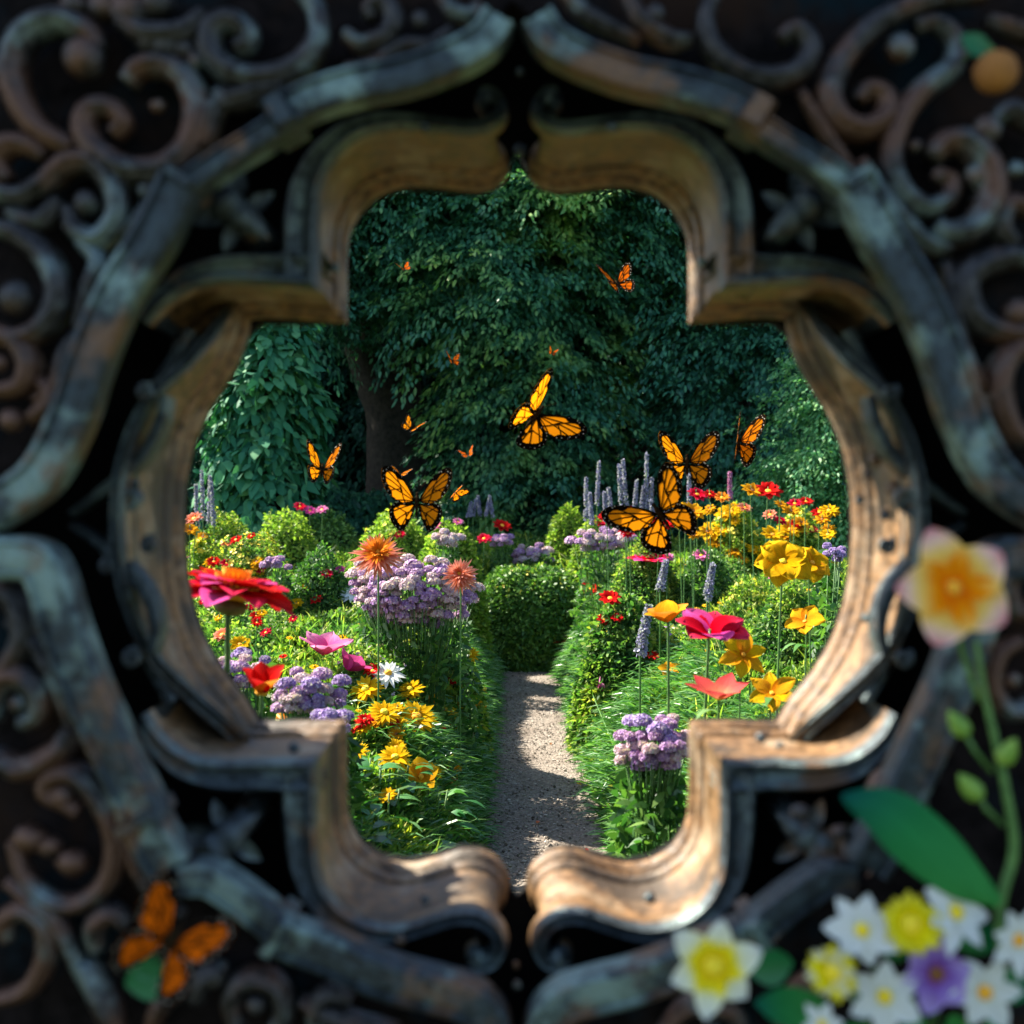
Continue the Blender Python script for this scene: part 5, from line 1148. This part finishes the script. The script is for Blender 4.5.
# bouquet lower right
near_bloom(713, 966, 1.03, 48, 'white flower with a yellow throat alone below the right scroll', 6, ('p_narc',), .72, .2, -.2, cen='eyey', cr=.2, ph=.3, tip=.3)
gd = None
for (px, py, r, n, mm, wr, lab, cen, ax, ph) in [
    (862, 930, 36, 7, ('p_white',), .6, 'white daisy at the upper left of the lower right bouquet', 'eyey', (-.3, -1, .35), .2), (910, 924, 30, 12, ('p_lemon',), .5, 'bright yellow flower at the top of the bouquet', 'eyey', (0, -1, .3), 0),
    (955, 912, 40, 7, ('p_white',), .55, 'white daisy at the top right of the bouquet', 'eyey', (.35, -1, .4), .1), (834, 972, 27, 12, ('p_lemon', 'p_cream'), .5, 'yellow and cream flower at the left end of the bouquet', 'eyey', (-.6, -1, .1), 0),
    (884, 996, 38, 6, ('p_white',), .62, 'white star flower in the bottom middle of the bouquet', 'eyey', (-.1, -1, .1), .4), (936, 974, 38, 6, ('p_viol',), .8, 'violet flower with a dark red throat in the bouquet', 'eyed', (0, -1, .15), .2),
    (984, 992, 38, 6, ('p_white',), .6, 'white star flower right of the violet one', 'eye', (.05, -1, .05), .1), (1018, 940, 34, 7, ('p_white',), .5, 'white daisy cut by the right picture edge', 'eye', (.2, -1, .1), .3), (822, 1024, 22, 6, ('p_white',), .5, 'small white flower cut by the bottom picture edge', 'eyey', (-.2, -1, .3), 0)]:
    near_bloom(px, py, 1.03 - (.01 if r < 36 else 0), r, lab, n, mm, wr, .15, -.15, ax=ax, cen=cen, cr=.2 if mm[0] != 'p_lemon' else .35, ph=ph, tip=.55 if n > 6 else .6, stem_to=P(930, 1120, 1.10), layers=2 if n == 12 else 1)
base = P(930, 1100, 1.08); root = empty('bouquet_foliage', base, 'cluster of green leaves beneath the lower right bouquet', 'plant')
for (x, y, a, L, w) in [(800, 1005, 180, 70, 42), (850, 1030, 200, 50, 36), (910, 1015, 250, 60, 40), (960, 1015, 290, 60, 40), (1010, 975, 340, 55, 36), (890, 960, 120, 45, 34), (960, 950, 60, 50, 30), (930, 945, 90, 40, 30), (985, 950, 30, 45, 28), (870, 1000, 160, 50, 30), (1000, 1020, 300, 60, 40)]:
    mb = MB(); c = P(x + 25 * math.cos(R(a)) * -1, y, 1.06) - base; ang = R(a)
    rm = Matrix.Rotation(R(90), 3, 'X'); petal_geo(mb, rm, ang, L / FPX * 1.06, w / FPX * 1.06, .1, -.3, .25, .6, off=c); mb.build('leaf', M['bigleaf'], root)
base = P(765, 968, 1.05); root = empty('sprig', base, 'short green leaf behind the lone white flower', 'plant')
mb = MB(); petal_geo(mb, Matrix.Rotation(R(90), 3, 'X'), R(5), .045, .036, .1, -.3, .25, .6, off=P(748, 968, 1.06) - base); mb.build('leaf', M['gleaf'], root); mb = MB(); mb.tube([P(735, 975, 1.06) - base, P(752, 968, 1.06) - base], .002, 6); mb.build('stem', M['stem'], root)
# near orange butterfly on a leaf
butterfly(170, 942, 1.04, 72, 'blurred deep orange butterfly resting at the lower left of the frame', (0, 0, 0), (35, 35), 35, org='w_red', twist=(-6, 6))
base = P(150, 985, 1.07); root = empty('leaf_sprig', base, 'dark green leaf under the resting butterfly at lower left', 'plant')
mb = MB(); petal_geo(mb, Matrix.Rotation(R(90), 3, 'X'), R(-160), .05, .042, .05, -.25, .2, .5, off=P(172, 970, 1.065) - base)
petal_geo(mb, Matrix.Rotation(R(90), 3, 'X'), R(150), .04, .03, .05, -.25, .2, .5, off=P(165, 975, 1.067) - base); mb.build('leaf', M['gleaf'], root)
mb = MB(); mb.tube([P(185, 968, 1.07) - base, P(165, 975, 1.07) - base], .002, 6); mb.build('stem', M['stem'], root)
# orange berry top right
base = P(996, 72, 1.06); root = empty('orange_berry', base, 'round orange berry hanging in the dark upper right corner', 'berry')
mb = MB(); mb.ball((0, 0, 0), .021, (1, .9, .95), 20, 12, wob=.05); mb.build('fruit', plain_mat('berry_skin', (0.22, 0.085, 0.018), (0.32, 0.13, 0.025), 30, .8), root)
mb = MB(); petal_geo(mb, Matrix.Rotation(R(90), 3, 'X'), R(140), .032, .022, .1, -.3, .2, .5, off=(-.008, 0, .016)); mb.build('leaf', M['gleaf'], root)
mb = MB(); mb.tube([(0, 0, .018), (.002, .02, .035), (.004, .1, .05)], .002, 6); mb.build('stalk', M['stem'], root)
